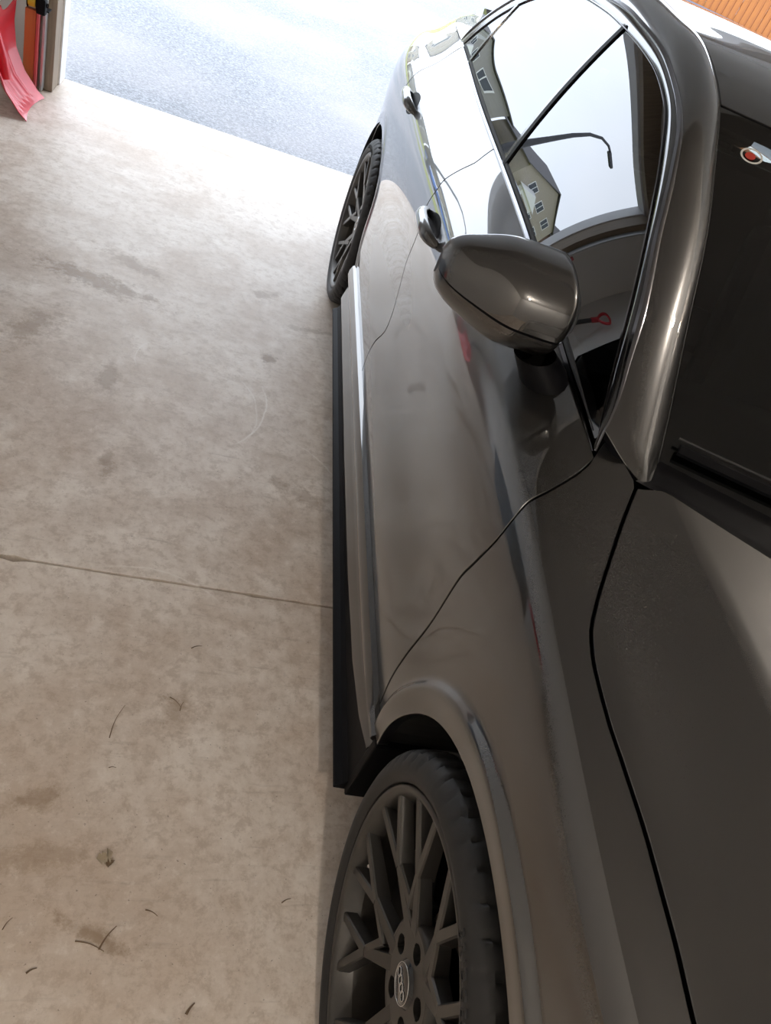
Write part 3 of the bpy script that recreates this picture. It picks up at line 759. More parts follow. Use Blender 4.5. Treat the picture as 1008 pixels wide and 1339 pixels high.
# sticker on the windscreen: pale ring with a red centre
M['white_print'] = plain('white_print', (.75, .74, .70), .5, 0, .05, 30)
M['red_print'] = plain('red_print', (.55, .05, .03), .5, 0, .1, 30)
from mathutils.bvhtree import BVHTree
def bvh_grid(P):
    a, b = P.shape[:2]
    return BVHTree.FromPolygons([tuple(p) for p in P.reshape(-1, 3)], [(i * b + j, (i + 1) * b + j, (i + 1) * b + j + 1, i * b + j + 1) for i in range(a - 1) for j in range(b - 1)])
ws_tree = bvh_grid(WSf)
def ray_tree(tree, q):
    d = pray(q); h = tree.ray_cast(Vector(CAM), Vector(d).normalized()); return h[0], h[1]
hp, hn = ray_tree(ws_tree, (982, 205))
if hp is not None:
    if hn.z < 0: hn = -hn
    q = hn.to_track_quat('Z', 'Y').to_matrix().to_4x4(); Ms = Matrix.Translation(hp + hn * .0015) @ q
    def ring(mb, r0, r1, z0, z1, Mx, n_=40, a0=0, a1=2 * math.pi):
        full_ = abs(a1 - a0 - 2 * math.pi) < 1e-6
        P_ = [[tuple(Mx @ Vector((r * math.cos(a0 + (a1 - a0) * i / n_), r * math.sin(a0 + (a1 - a0) * i / n_), z))) for r, z in ((r0, z0), (r1, z0), (r1, z1), (r0, z1))] for i in range(n_ if full_ else n_ + 1)]
        mb.grid(np.array(P_), False, closed_u=full_, closed_v=True); return mb
    mb = MB(); ring(mb, .0185, .0225, 0, .0006, Ms); sub(mb.build('sticker_ring', M['white_print'], None), windshield)
    mb = MB(); ring(mb, .0002, .0105, 0, .0005, Ms @ Matrix.Translation((-.002, -.002, 0))); sub(mb.build('sticker_dot', M['red_print'], None), windshield)

# ------------------------------------------------------------------ door mirror
def mirror_shell(us, lo, hi, grow=0.0):
    """housing lofted from its outer tip to the inner end; each section is a rounded D open to the rear"""
    cx = pchip([0, .06, .3, .6, .85, 1], [-.126, -.120, -.074, -.008, .060, .094])
    cy = pchip([0, .3, .6, 1], [.842, .835, .822, .812])
    zt = pchip([0, .06, .3, .6, .85, 1], [1.088, 1.106, 1.132, 1.152, 1.154, 1.122])
    zb = pchip([0, .06, .3, .6, .85, 1], [1.046, 1.030, 1.004, .990, .994, 1.028])
    fr = pchip([0, .06, .3, .6, .85, 1], [.020, .044, .092, .126, .130, .088])
    P_ = []
    for u_ in us:
        zc = (zt(u_) + zb(u_)) / 2; h = (zt(u_) - zb(u_)) / 2 + grow; f_ = fr(u_) + grow; row_ = []
        for a_ in np.linspace(lo, hi, 26):
            c_, s__ = math.cos(a_), math.sin(a_)
            yy = cy(u_) - f_ * (abs(c_) ** .8) * (1 if c_ > 0 else -.12)
            zz = zc + h * (abs(s__) ** .85) * (1 if s__ > 0 else -1) + .012 * (c_ if c_ > 0 else 0) * 0
            row_.append((cx(u_), yy, zz))
        P_.append(row_)
    return np.array(P_, float)
us = np.linspace(0, 1, 40)
split = -.16
cap = mirror_shell(us, split + .03, math.radians(100))
mb = MB(); mb.grid(cap, True)
side_mirror = carp(mb.build('side_mirror', M['paint'], None))
low = mirror_shell(us, math.radians(-100), split - .03, -.0015)
mb = MB(); mb.grid(low, True); sub(mb.build('mirror_lower_shell', M['paint'], None), side_mirror)
inner = mirror_shell(np.linspace(.01, .99, 30), math.radians(-104), math.radians(104), -.004)
mb = MB(); mb.grid(inner, True)
mb.add(inner[0], [tuple(range(26))]); mb.add(inner[-1], [tuple(range(26))[::-1]])
sub(mb.build('mirror_core', M['trim_black'], None), side_mirror)
gl_ = mirror_shell(np.linspace(.06, .94, 20), math.radians(90), math.radians(270), -.010)
mb = MB(); ring_ = np.array([[p[0], .832, p[2]] for p in np.vstack([gl_[:, 0], gl_[::-1, -1]])])
zt_ = gl_[:, 0, 2]; zb_ = mirror_shell(np.linspace(.06, .94, 20), math.radians(-90), 0, -.010)[:, 0, 2]
GQ = np.array([[(gl_[i, 0, 0], .834, zt_[i]), (gl_[i, 0, 0], .834, zb_[i])] for i in range(20)]); mb.grid(GQ, False)
sub(mb.build('mirror_glass', M['mirror'], None), side_mirror)
# foot of the mirror on the door shoulder
ft = [np.array([.060, .735, 1.012]), np.array([.078, .735, .995]), np.array([.098, .738, .975]), np.array([.112, .742, .955])]
F_ = []
for i, c_ in enumerate(ft):
    w_, d_ = (.034 + .004 * i), (.044 + .012 * i)
    F_.append([c_ + np.array([w_ * math.cos(a_), d_ * math.sin(a_), .3 * w_ * math.cos(a_)]) for a_ in np.linspace(0, 2 * math.pi, 20, endpoint=False)])
mb = MB(); mb.grid(np.array(F_), True, closed_v=True); sub(mb.build('mirror_foot', M['trim_black'], None), side_mirror)
# black triangle at the front corner of the window
def tri_pts():
    y0, y1 = yap + .02, .86; res = []
    for q in np.linspace(0, 1, 16):
        y = y0 + (y1 - y0) * q; res.append([gpt(y, float(beltz(y)) + .006 + (float(ztop_in(y)) - .002 - float(beltz(y)) - .006) * t * (1 if q < .6 else (1 - q) / .4 * .9 + .1)) for t in np.linspace(0, 1, 5)])
    return np.array(res)
T_ = tri_pts(); TN = np.stack([on_norm(T_[:, 2])] * 5, 1)
# ------------------------------------------------------------------ door handles
def handle(yc, w, par):
    n_ = 30; L = .225; sec = 16; P_ = []; 
    for i in range(n_):
        q = i / (n_ - 1) * 2 - 1; y = yc + q * L / 2
        base = body(y, w); nr = body_n(np.array(y), np.array(w)); e = (1 - abs(q) ** 3.0)
        hh = .0165 * (1 - abs(q) ** 4) ** .5 + .0015; out_ = .006 + .040 * e ** .7; th = .012 + .003 * e
        c_ = base + nr * (out_ - th)
        upv = np.array([.0, 0, 1.0]); upv = upv - nr * (upv @ nr); upv /= np.linalg.norm(upv)
        P_.append([c_ + upv * hh * math.cos(a_) + nr * th * math.sin(a_) for a_ in np.linspace(0, 2 * math.pi, sec, endpoint=False)])
    P_ = np.array(P_); mb = MB(); mb.grid(P_, True, closed_v=True); mb.add(P_[0], [tuple(range(sec))]); mb.add(P_[-1], [tuple(range(sec))[::-1]])
    hd = sub(mb.build('door_handle', M['paint'], None), par)
    # black plate on the door skin standing in for shade behind the grip
    R_ = []
    for i in range(25):
        q = i / 24 * 2 - 1; y = yc + q * .075; hw_ = .030 * math.sqrt(max(0, 1 - q * q)) + .0005
        R_.append([body(y, w + hw_ * t) + body_n(np.array(y), np.array(w)) * .0012 for t in np.linspace(-1, 1, 9)])
    R_ = np.array(R_); mb = MB(); mb.grid(R_, True, True)
    sub(mb.build('handle_shade_plate', M['trim_black'], None), par)
hpf = px_body((567, 305), (1.45, .88)); hpr = px_body((540, 138), (2.4, .9))
handle(hpf[0] + .03, hpf[1], front_door); handle(hpr[0] + .03, hpr[1], rear_door)

# ------------------------------------------------------------------ wheels
RIM = .2755
def text_ring(words, radius, size, center_deg, x0, depth=.0009):
    """raised lettering bent round the tyre wall"""
    mb = MB(); cu = bpy.data.curves.new('lettering', 'FONT'); ob = bpy.data.objects.new('lettering', cu); COL.objects.link(ob)
    cu.size = size; cu.extrude = depth; cu.resolution_u = 2; cu.body = words; cu.align_x = 'CENTER'
    cu.space_character = 1.25
    dg = bpy.context.evaluated_depsgraph_get(); me = ob.evaluated_get(dg).to_mesh()
    v = []
    for p in me.vertices:               # read from outside, running clockwise
        ang = math.radians(center_deg) + p.co.x / radius; r = radius + p.co.y
        v.append((x0 - p.co.z, r * math.cos(ang), r * math.sin(ang)))
    mb.add(v, [tuple(q.vertices) for q in me.polygons])
    ob.evaluated_get(dg).to_mesh_clear(); bpy.data.objects.remove(ob); return mb
def make_wheel(loc):
    """x = 0 is the rim lip, +x goes into the car"""
    R = HUB_Z - .001
    mb = MB()
    # rim lip and barrel
    mb.lathe([(.010, RIM + .004), (.000, RIM + .003), (-.003, RIM - .001), (-.001, RIM - .008), (.006, RIM - .013), (.030, RIM - .022), (.070, RIM - .028), (.19, RIM - .030), (.205, RIM - .010), (.215, RIM)], 96)
    wheel = mb.build('wheel', M['alloy'], None); wheel.location = loc
    def part(name, mb_, mat, **k):
        o_ = mb_.build(name, mat, None, **k); o_.parent = wheel; return o_
    mb = MB(); mb.lathe([(.034, RIM - .024), (.075, RIM - .029), (.188, RIM - .031)], 80); part('barrel', mb, M['barrel'])
    # tyre
    NA = 160; prof = [(.012, RIM + .002, 0), (-.002, RIM + .006, 0), (-.009, RIM + .015, 0), (-.010, RIM + .024, 0), (-.006, RIM + .036, 0), (.000, R - .016, 4), (.006, R - .009, 1), (.013, R - .0045, 2), (.026, R - .002, 2), (.042, R - .0008, 2), (.050, R - .0006, 2), (.0515, R - .008, 0), (.060, R - .008, 0), (.0615, R, 0), (.085, R, 3), (.0865, R - .008, 0), (.096, R - .008, 0), (.0975, R, 3), (.122, R, 3), (.1235, R - .008, 0), (.133, R - .008, 0), (.1345, R, 0), (.158, R, 0), (.1595, R - .008, 0), (.168, R - .008, 0), (.1695, R - .001, 0), (.200, R - .004, 0), (.213, R - .012, 0), (.222, RIM + .03, 0), (.212, RIM + .002, 0)]
    P_ = np.zeros((NA * 2, len(prof), 3))
    for i in range(NA * 2):
        aa = math.pi * i / NA
        for j, (x, r, kd) in enumerate(prof):
            ph = ((aa / (2 * math.pi) * 52) - (x * 9 if kd else 0)) % 1.0
            g_ = ph < .13
            if kd == 2 and g_: r -= .0060
            if kd == 1 and g_: r -= .0055
            if kd == 4 and g_: r -= .0020; x += .0035
            P_[i, j] = (x, r * math.cos(aa), r * math.sin(aa))
    mb = MB(); mb.grid(P_, True, True, closed_u=True); part('tyre', mb, M['tyre'], sharp=35)
    mb = text_ring('BRIDGESTONE', RIM + .014, .022, 112, -.0098); part('tyre_lettering', mb, M['rubber'])
    # spokes: five groups, each two Y shaped arms that lean together towards the hub
    def bar(mb_, p, q, w0, w1, xo0, xo1, th0=.026, th1=.020):
        """tapered bar from polar p to polar q in the wheel plane"""
        a_ = np.array([p[1] * math.cos(p[0]), p[1] * math.sin(p[0])]); b_ = np.array([q[1] * math.cos(q[0]), q[1] * math.sin(q[0])])
        d_ = (b_ - a_) / np.linalg.norm(b_ - a_); s__ = np.array([-d_[1], d_[0]])
        P__ = []
        for k_, t in enumerate(np.linspace(0, 1, 5)):
            c_ = a_ + (b_ - a_) * t; w_ = w0 + (w1 - w0) * t; x_ = xo0 + (xo1 - xo0) * t; th = th0 + (th1 - th0) * t
            pr = [(-w_ * .5, x_), (w_ * .5, x_), (w_ * .5 + .0022, x_ + .003), (w_ * .5 + .005, x_ + th), (-w_ * .5 - .005, x_ + th), (-w_ * .5 - .0022, x_ + .003)]
            P__.append([(x2, *(c_ + s__ * s2)) for s2, x2 in pr])
        P__ = np.array(P__); mb_.grid(P__, False, True, closed_v=True); mb_.add(P__[0], [tuple(range(6))]); mb_.add(P__[-1], [tuple(range(6))[::-1]])
    XR, XN, XH = .006, .017, .034
    g0 = math.radians(30)
    D = math.radians
    for k_ in range(5):
        g_ = g0 + k_ * D(72)
        for sgn in (-1, 1):
            mb = MB(); nd = (g_ + sgn * D(15.5), .160)
            bar(mb, nd, (g_ + sgn * D(9), RIM - .007), .0135, .012, XN, XR)
            bar(mb, nd, (g_ + sgn * D(27), RIM - .007), .0135, .012, XN, XR)
            bar(mb, (g_ + sgn * D(9), .070), (nd[0], nd[1] + .004), .021, .015, XH, XN)
            bar(mb, (g_ - sgn * D(2), .105), (nd[0] - sgn * D(1), nd[1] + .001), .012, .010, XN + .010, XN + .001)
            part('spoke', mb, M['alloy'])
    mb = MB()
    # hub disc with five bolt wells
    nh = 5
    Pd = []
    for i in range(120):
        aa = 2 * math.pi * i / 120
        Pd.append([(x, r * math.cos(aa), r * math.sin(aa)) for x, r in [(XH + .03, .092), (XH + .003, .090), (XH - .001, .084), (XH, .080)]])
    mb.grid(np.array(Pd), True, True, closed_u=True)
    # face between the cap and the rim of the disc: grid with holes cut out by dropping cells, walls added
    nr_, na_ = 26, 150; rr_ = np.linspace(.0335, .080, nr_); ok = np.ones((nr_ - 1, na_), bool)
    hole_a = [g0 + D(36) + D(72) * i for i in range(5)]; hr, hc = .0145, .0570
    def flat(i, j): aa = 2 * math.pi * j / na_; return rr_[i], aa
    V = [(XH, r * math.cos(2 * math.pi * j / na_), r * math.sin(2 * math.pi * j / na_)) for r in rr_ for j in range(na_)]
    V = [list(p) for p in V]
    for p in V:                      # snap the ring of cells round each hole onto a circle
        for h_ in hole_a:
            dy, dz = p[1] - hc * math.cos(h_), p[2] - hc * math.sin(h_); dd = math.hypot(dy, dz)
            if dd < hr: p[0] = XH + .034
            elif dd < hr + .0016: p[1] = hc * math.cos(h_) + dy / dd * hr; p[2] = hc * math.sin(h_) + dz / dd * hr
    F2 = [(i * na_ + j, (i + 1) * na_ + j, (i + 1) * na_ + (j + 1) % na_, i * na_ + (j + 1) % na_) for i in range(nr_ - 1) for j in range(na_)]
    mb.add(V, F2, False); part('hub', mb, M['alloy'])
    for h_ in hole_a:
        mb = MB(); mb.lathe([(XH + .012, .0005), (XH + .012, .0085), (XH + .034, .0090)], 6, origin=(0, hc * math.cos(h_), hc * math.sin(h_)), smooth=False); part('wheel_bolt', mb, M['trim_black'])
    mb = MB(); mb.lathe([(XH - .006, .0005), (XH - .006, .026), (XH - .0045, .0295), (XH, .0335)], 48); part('centre_cap', mb, M['gloss_black'])
    mb = MB()
    def torus(cy, cz, r, t, x):
        P__ = np.array([[(x + t * math.sin(b_), cy + (r + t * math.cos(b_)) * math.cos(a_), cz + (r + t * math.cos(b_)) * math.sin(a_)) for b_ in np.linspace(0, 2 * math.pi, 6, endpoint=False)] for a_ in np.linspace(0, 2 * math.pi, 28, endpoint=False)])
        mb.grid(P__, True, closed_u=True, closed_v=True)
    ax = math.radians(-5)
    for i in range(4):
        o_ = (i - 1.5) * .0112; torus(o_ * math.cos(ax), o_ * math.sin(ax), .0068, .0009, XH - .0068)
    torus(0, 0, .0285, .0010, XH - .0055)
    part('emblem', mb, M['emblem'])
    va = D(-24); mb = MB(); mb.tube([(.030, (RIM - .026) * math.cos(va), (RIM - .026) * math.sin(va)), (.018, (RIM - .048) * math.cos(va), (RIM - .048) * math.sin(va))], [.0055, .0042], 10); part('valve_stem', mb, M['emblem'])
    mb = MB(); mb.lathe([(.10, .06), (.098, .175), (.122, .175), (.124, .06)], 64, close=True); part('brake_disc', mb, M['disc'])
    cal = MB(); Pc = []
    for a_ in np.linspace(D(-35), D(35), 14):
        Pc.append([(x, r * math.cos(a_), r * math.sin(a_)) for x, r in ((.075, .105), (.062, .12), (.062, .195), (.078, .215), (.14, .215), (.14, .105))])
    cal.grid(np.array(Pc), False, closed_v=True); cal.add(Pc[0], [tuple(range(6))]); cal.add(Pc[-1], [tuple(range(6))[::-1]]); part('brake_caliper', cal, M['trim_black'])
    return wheel
def copy_tree(o_, parent=None, loc=None, rot=None):
    c_ = o_.copy(); COL.objects.link(c_)
    if parent is not None: c_.parent = parent
    if loc is not None: c_.location = loc
    if rot is not None: c_.rotation_euler = rot
    for ch in list(o_.children): copy_tree(ch, c_)
    return c_
w0 = make_wheel((0, HUB_F, HUB_Z)); carp(w0)
w1 = copy_tree(w0, None, (0, HUB_R, HUB_Z), (math.radians(-28), 0, 0)); carp(w1)
w2 = copy_tree(w0, None, (2 * XC, HUB_F, HUB_Z), (0, 0, math.pi)); carp(w2)
w3 = copy_tree(w0, None, (2 * XC, HUB_R, HUB_Z), (0, 0, math.pi)); carp(w3)
# wheel arch liners, both sides by the mirror step
for hy in (HUB_F, HUB_R):
    P_ = []
    for a_ in np.linspace(math.radians(-12), math.radians(192), 60):
        P_.append([(x, hy + r * math.cos(a_), HUB_Z + r * math.sin(a_)) for x, r in ((.004, ARCH + .006), (.03, ARCH + .012), (.30, ARCH + .012), (.32, .02))])
    mb = MB(); mb.grid(np.array(P_), False, True); carp(mb.build('wheel_arch_liner', M['liner'], None))
# ------------------------------------------------------------------ underbody, bumpers, lamps
mb = MB(); mb.bbox(.10, 2 * XC - .10, -.70, 3.70, .17, .24, .02); carp(mb.build('underbody', M['trim_black'], None))
def bumper(name, ya_, yb_, z0, z1):
    """wraps round the end of the car a little inside the side panels"""
    sg = 1 if yb_ > ya_ else -1; rows_ = []
    for z, inn_ in ((z0, .030), (z0 + .05, .006), ((z0 + z1) / 2, .003), (z1, .003)):
        ys_ = np.linspace(ya_, yb_, 24); pr = body(ys_, np.full(24, max(z, .346)), False); xr = pr[:, 0] + inn_
        t_ = np.linspace(0, math.pi, 25)[1:-1]; xe = xr[-1]
        mid_ = [(XC - (XC - xe) * math.cos(t), yb_ + sg * (.05 - inn_) * math.sin(t) ** .7, z) for t in t_]
        rows_.append([(x, y, z) for x, y in zip(xr, ys_)] + mid_ + [(2 * XC - x, y, z) for x, y in zip(xr[::-1], ys_[::-1])])
    mb_ = MB(); mb_.grid(np.array(rows_), True, sg > 0); return carp(mb_.build(name, M['paint'], None, sharp=60))
bumper('front_bumper', -.40, -.85, .19, .66); bumper('rear_bumper', 3.222, 3.85, .22, .86)
mb = MB(); mb.bbox(XC - .42, XC + .42, -.955, -.90, .32, .62, .03); carp(mb.build('grille', M['gloss_black'], None))
for k_ in range(6):
    mb = MB(); mb.bbox(XC - .38, XC + .38, -.962, -.954, .35 + k_ * .045, .357 + k_ * .045, .002); carp(mb.build('grille_bar', M['trim_black'], None))
M['lamp_glass'] = plain('headlamp_lens', (.25, .26, .28), .08, .3, .1, 20, Coat_Weight=1.0)
M['tail_red'] = plain('tail_lamp_lens', (.28, .012, .015), .12, 0, .1, 20, Coat_Weight=1.0)
for (name, y0, y1, z0, z1, mt) in (('headlamp', -.84, -.66, .63, .73, 'lamp_glass'), ('tail_lamp', 3.62, 3.80, .80, .92, 'tail_red')):
    P_ = []
    for q in np.linspace(0, 1, 18):
        y = y0 + (y1 - y0) * q
        P_.append([body(y, z0 + (z1 - z0) * t) + np.array([-.006 * math.sin(math.pi * t), 0, 0]) for t in np.linspace(0, 1, 8)])
    P_ = np.array(P_); Nn = np.zeros_like(P_); Nn[..., 0] = -1; carp(patch(name, P_, Nn, None, M[mt], mirror=False))
# closing panels between flank, hood and bumpers
def closing(name, y, wlo, whi):
    ww = np.linspace(wlo, whi, 40); a_ = body(y + 0 * ww, ww); b_ = a_.copy(); b_[:, 0] = 2 * XC - b_[:, 0]
    P_ = np.stack([a_ * (1 - t) + b_ * t for t in np.linspace(0, 1, 12)], 1); mb_ = MB(); mb_.grid(P_, True, y > 0); return carp(mb_.build(name, M['paint'], None))
closing('nose_panel', -.83, .36, 1.16); closing('tail_panel', 3.80, .36, 1.12)
for y0, y1 in ((-.83, -.52), (3.60, 3.80)):
    yv = np.linspace(y0, y1, 20)[:, None]; wv = np.linspace(.60, 1.08, 30)[None]; Pq = body(yv + 0 * wv, wv + 0 * yv); Pq[..., 0] += .010
    Nq = np.zeros_like(Pq); Nq[..., 0] = -1; carp(patch('corner_panel', Pq, Nq, None, M['paint'], mirror=False, edges=False))

# ------------------------------------------------------------------ cabin
mb = MB(); DP = []
for x in np.linspace(.22, 2 * XC - .22, 30):
    k_ = abs(x - XC) / .7; DP.append([(x, .56 - .10 * (1 - k_) + dy, z) for dy, z in ((0, .95), (.10, .965), (.25, .985), (.40, .965), (.46, .90), (.47, .60))])
mb.grid(np.array(DP), True); carp(mb.build('dashboard', M['interior'], None))
mb = MB(); mb.bbox(.14, 2 * XC - .14, .45, 3.3, .26, .34, .02); carp(mb.build('cabin_floor', M['interior'], None))
def seat(x, y, wdt):
    mb_ = MB(); mb_.bbox(x - wdt / 2, x + wdt / 2, y, y + .52, .34, .58, .05)
    R = Matrix.Translation((x, y + .50, .52)) @ Matrix.Rotation(math.radians(-20), 4, 'X')
    mb_.bbox(-wdt / 2, wdt / 2, -.06, .08, 0, .62, .05, R)
    so = carp(mb_.build('car_seat', M['interior'], None))
    hb = MB(); hb.bbox(-.13, .13, -.04, .05, .66, .84, .035, R); hb.box(-.06, -.05, -.004, .006, .60, .68, R); hb.box(.05, .06, -.004, .006, .60, .68, R)
    sub(hb.build('headrest', M['interior'], None), so)
seat(.54, 1.15, .50); seat(2 * XC - .54, 1.15, .50); seat(.56, 2.05, .62); seat(2 * XC - .56, 2.05, .62)
sw = MB(); P_ = []
Rw = Matrix.Translation((2 * XC - .54, 1.02, .86)) @ Matrix.Rotation(math.radians(62), 4, 'X')
sw.tube([tuple(Rw @ Vector((.18 * math.cos(t), .18 * math.sin(t), 0))) for t in np.linspace(0, 2 * math.pi, 40)], .015, 8, caps=False)
sw.tube([tuple(Rw @ Vector((-.18, 0, 0))), tuple(Rw @ Vector((.18, 0, 0)))], .022, 8); sw.tube([tuple(Rw @ Vector((0, 0, 0))), tuple(Rw @ Vector((0, 0, -.30)))], .03, 8)
carp(sw.build('steering_wheel', M['interior'], None))
# inner door cards
for nm, fa, fb_ in (('door_card', .60, 1.62), ('door_card', 1.70, 2.60)):
    mb = MB(); yv = np.linspace(fa, fb_, 10); mb.grid(np.array([[(float(beltx(y)) + .05, y, z) for z in np.linspace(.35, float(beltz(y)) - .01, 4)] for y in yv]), True, True); carp(mb.build(nm, M['interior'], None))

# ------------------------------------------------------------------ the other side of the car: mirrored copies
MIRROR = ('front_door', 'rear_door', 'front_fender', 'quarter_panel', 'window_frame', 'window_trim', 'window_lip', 'belt_trim', 'belt_seal', 'roof_pillar', 'roof_moulding', 'door_sill', 'side_skirt', 'splash_guard', 'side_mirror', 'wheel_arch_liner', 'headlamp', 'tail_lamp', 'corner_panel', 'door_card')
def mirror_tree(o_, parent=None):
    me = o_.data.copy()
    k_ = len(me.vertices); co = np.zeros(k_ * 3); me.vertices.foreach_get('co', co); co = co.reshape(-1, 3); co[:, 0] = 2 * XC - co[:, 0]
    me.vertices.foreach_set('co', co.ravel()); me.flip_normals(); me.update()
    c_ = o_.copy(); c_.data = me; COL.objects.link(c_)
    if parent is not None: c_.parent = parent
    for ch in list(o_.children): mirror_tree(ch, c_)
for o_ in list(car.children):
    if o_.name.split('.')[0] in MIRROR: mirror_tree(o_)
# ==OBJECTS==
# ------------------------------------------------------------------ ceiling lamps
def emit(name, col, strength):
    a = NT(name); a.set(Base_Color=(.8, .7, .55), Emission_Color=col, Emission_Strength=strength); return a.m
M['bulb'] = emit('warm_bulb_glow', (1.0, .72, .42), 60.0)
M['porcelain'] = plain('porcelain', (.75, .73, .70), .3, 0, .04, 8)
def bulb_lamp(x, y, label, power):
    wp_ = gw(x, y, ZC); root = empty('ceiling_lamp', wp_); tag(root, label, 'lamp', 'bare bulbs on the garage ceiling')
    mb_ = MB(); mb_.lathe([(0, .055), (-.012, .058), (-.030, .045), (-.045, .022), (-.060, .020), (-.062, .001)], 28, axis='z'); mb_.build('lamp_holder', M['porcelain'], root)
    mb_ = MB(); mb_.lathe([(-.058, .013), (-.075, .018), (-.095, .028), (-.115, .030), (-.132, .024), (-.142, .010), (-.144, .001)], 24, axis='z'); mb_.build('bulb', M['bulb'], root)
    ld = bpy.data.lights.new('bulb_light', 'POINT'); ld.energy = power; ld.color = (1.0, .92, .83); ld.shadow_soft_size = .035
    lo_ = bpy.data.objects.new('bulb_light', ld); COL.objects.link(lo_); lo_.parent = root; lo_.location = (0, 0, -.19)
bulb_lamp(-.30, -1.45, 'bare warm bulb on the ceiling before the sedan front wing', 52)
bulb_lamp(2.75, 1.35, 'bare warm bulb on the ceiling beside the open overhead door', 45)

# ------------------------------------------------------------------ things by the door post
def gthing(o_, label, cat, **k): tag(o_, label, cat, **k); return garage(o_)
mb = MB(); prof = [(-.027, 0), (-.027, -.010), (-.024, -.010), (-.024, -.003), (.020, -.003), (.020, -.030), (.024, -.030), (.024, 0)]
zz = np.linspace(.012, 2.1, 20); Pk = [(XJ - .048, 4.128, z) for z in zz] + [(XJ - .048, 4.128 - .25 * (1 - math.cos(t)), 2.1 + .22 * math.sin(t)) for t in np.linspace(.15, math.pi / 2, 10)] + [(XJ - .048, y, 2.32) for y in np.linspace(3.7, 1.6, 8)]
nk = [(1, 0, 0)] * len(Pk)
mb.sweep(Pk, nk, [(p[0], p[1]) for p in prof], False)
trk = gthing(mb.build('door_track', M['galv']), 'galvanised steel door track running up the left door post', 'track')
mb = MB(); Pk2 = [(XJR + .048, p[1], p[2]) for p in Pk]; mb.sweep(Pk2, [(-1, 0, 0)] * len(Pk), [(p[0], p[1]) for p in prof], False)
gthing(mb.build('door_track', M['galv']), 'galvanised steel door track running up the right door post', 'track')
M['orange_paint'] = wood('orange_stained_board', (.46, .11, .03), (.62, .20, .06), (30, 30, 2))
M['red_plastic'] = plain('red_polypropylene', (.58, .018, .035), .34, 0, .10, 6, Coat_Weight=.2)
M['pink_plastic'] = plain('pink_red_strip', (.55, .09, .10), .5, 0, .1, 9)
M['yellow'] = plain('yellow_plastic', (.65, .48, .03), .45, 0, .1, 12)
mb = MB(); mb.bbox(-1.412, -1.362, 4.085, 4.125, .0, .368, .003)
gthing(mb.build('timber_board', M['orange_paint']), 'orange stained timber board standing upright beside the door track', 'board')
mb = MB(); mb.bbox(-1.360, -1.347, 4.080, 4.120, .0, 1.40, .003); gthing(mb.build('plastic_strip', M['pink_plastic']), 'narrow pinkish red plastic strip standing against the orange board', 'strip')
# safety sensor on the track
root = empty('safety_sensor', gw(XJ - .048, 4.06, .395), YAW); tag(root, 'black safety sensor on a bracket clipped to the door track', 'sensor')
mb = MB(); mb.bbox(-.030, .026, -.030, .034, -.004, .002, .001); mb.bbox(-.030, -.026, -.030, .034, -.004, .05, .001); mb.build('bracket', M['trim_black'], root)
mb = MB(); mb.bbox(-.022, .018, -.075, -.028, -.012, .055, .006); mb.build('sensor_body', M['trim_black'], root)
mb = MB(); mb.lathe([(0, .001), (0, .008), (.004, .010), (.010, .010)], 16, origin=(.016, -.05, .03)); mb.build('sensor_lens', M['gloss_black'], root)
# yellow tool hanging by the board
root = empty('tape_reel', gw(-1.385, 4.105, .404), YAW); tag(root, 'small yellow and black tape reel standing on the orange board', 'reel')
mb = MB(); mb.lathe([(-.018, .008), (-.018, .026), (-.012, .029), (.012, .029), (.018, .026), (.018, .008)], 24, close=True); mb.build('reel_drum', M['yellow'], root)
mb = MB(); mb.lathe([(-.022, .018), (-.020, .036), (-.016, .018)], 24, close=True); mb.lathe([(.022, .018), (.020, .036), (.016, .018)], 24, close=True); mb.build('reel_flange', M['trim_black'], root)

# ------------------------------------------------------------------ snow shovel leaning on the left wall
root = empty('snow_shovel', gw(-1.33, 3.86, 0), YAW); tag(root, 'red ribbed plastic snow shovel leaning on the left wall', 'shovel')
def blade(u_, v_, off=0.0):
    # u along the cutting edge (garage y), v from the edge upwards; a scoop bent at mid height
    y = -.185 + .37 * u_; c_ = 1 - (2 * u_ - 1) ** 2
    px_ = np.interp(v_, [0, .15, .35, .55, .75, .9, 1], [.035, .000, -.062, -.105, -.118, -.112, -.098]); pz_ = np.interp(v_, [0, .15, .35, .55, .75, .9, 1], [.004, .022, .085, .17, .27, .345, .39])
    x = px_ - .045 * c_ * (.35 + .65 * math.sin(math.pi * min(1, v_ + .1)))
    rib = .007 * sum(math.exp(-((u_ - r_) / .022) ** 2) for r_ in (.22, .36, .5, .64, .78)) * float(sstep(.06, .16, v_)) * float(1 - sstep(.5, .62, v_))
    y2 = y * (1 - .10 * v_) + .02 * v_; return (x + rib * .8 + off, y2, pz_ + rib * .6 + .05 * v_ * (2 * u_ - 1) ** 2)
A_ = np.array([[blade(u_, v_) for v_ in np.linspace(0, 1, 40)] for u_ in np.linspace(0, 1, 60)]); B_ = A_ + np.array([-.004, 0, -.001])
B_[:, 0, 2] = np.maximum(B_[:, 0, 2], .001)
mb = MB(); mb.grid(A_, True); mb.grid(B_, True, True)
rim_ = [A_[:, 0], A_[-1], A_[::-1, -1], A_[0, ::-1]]; rb2 = [B_[:, 0], B_[-1], B_[::-1, -1], B_[0, ::-1]]
mb.grid(np.stack([np.vstack(rim_), np.vstack(rb2)], 1), False); mb.build('shovel_blade', M['red_plastic'], root)
p0 = np.array([-.135, -.0, .20]); p1 = np.array([-.405, .06, 1.42])
mb = MB(); mb.tube([p0, p0 * .6 + p1 * .4, p1], .015, 14); mb.build('shaft', plain('dark_shaft', (.03, .03, .032), .4, .3, .1, 20), root)
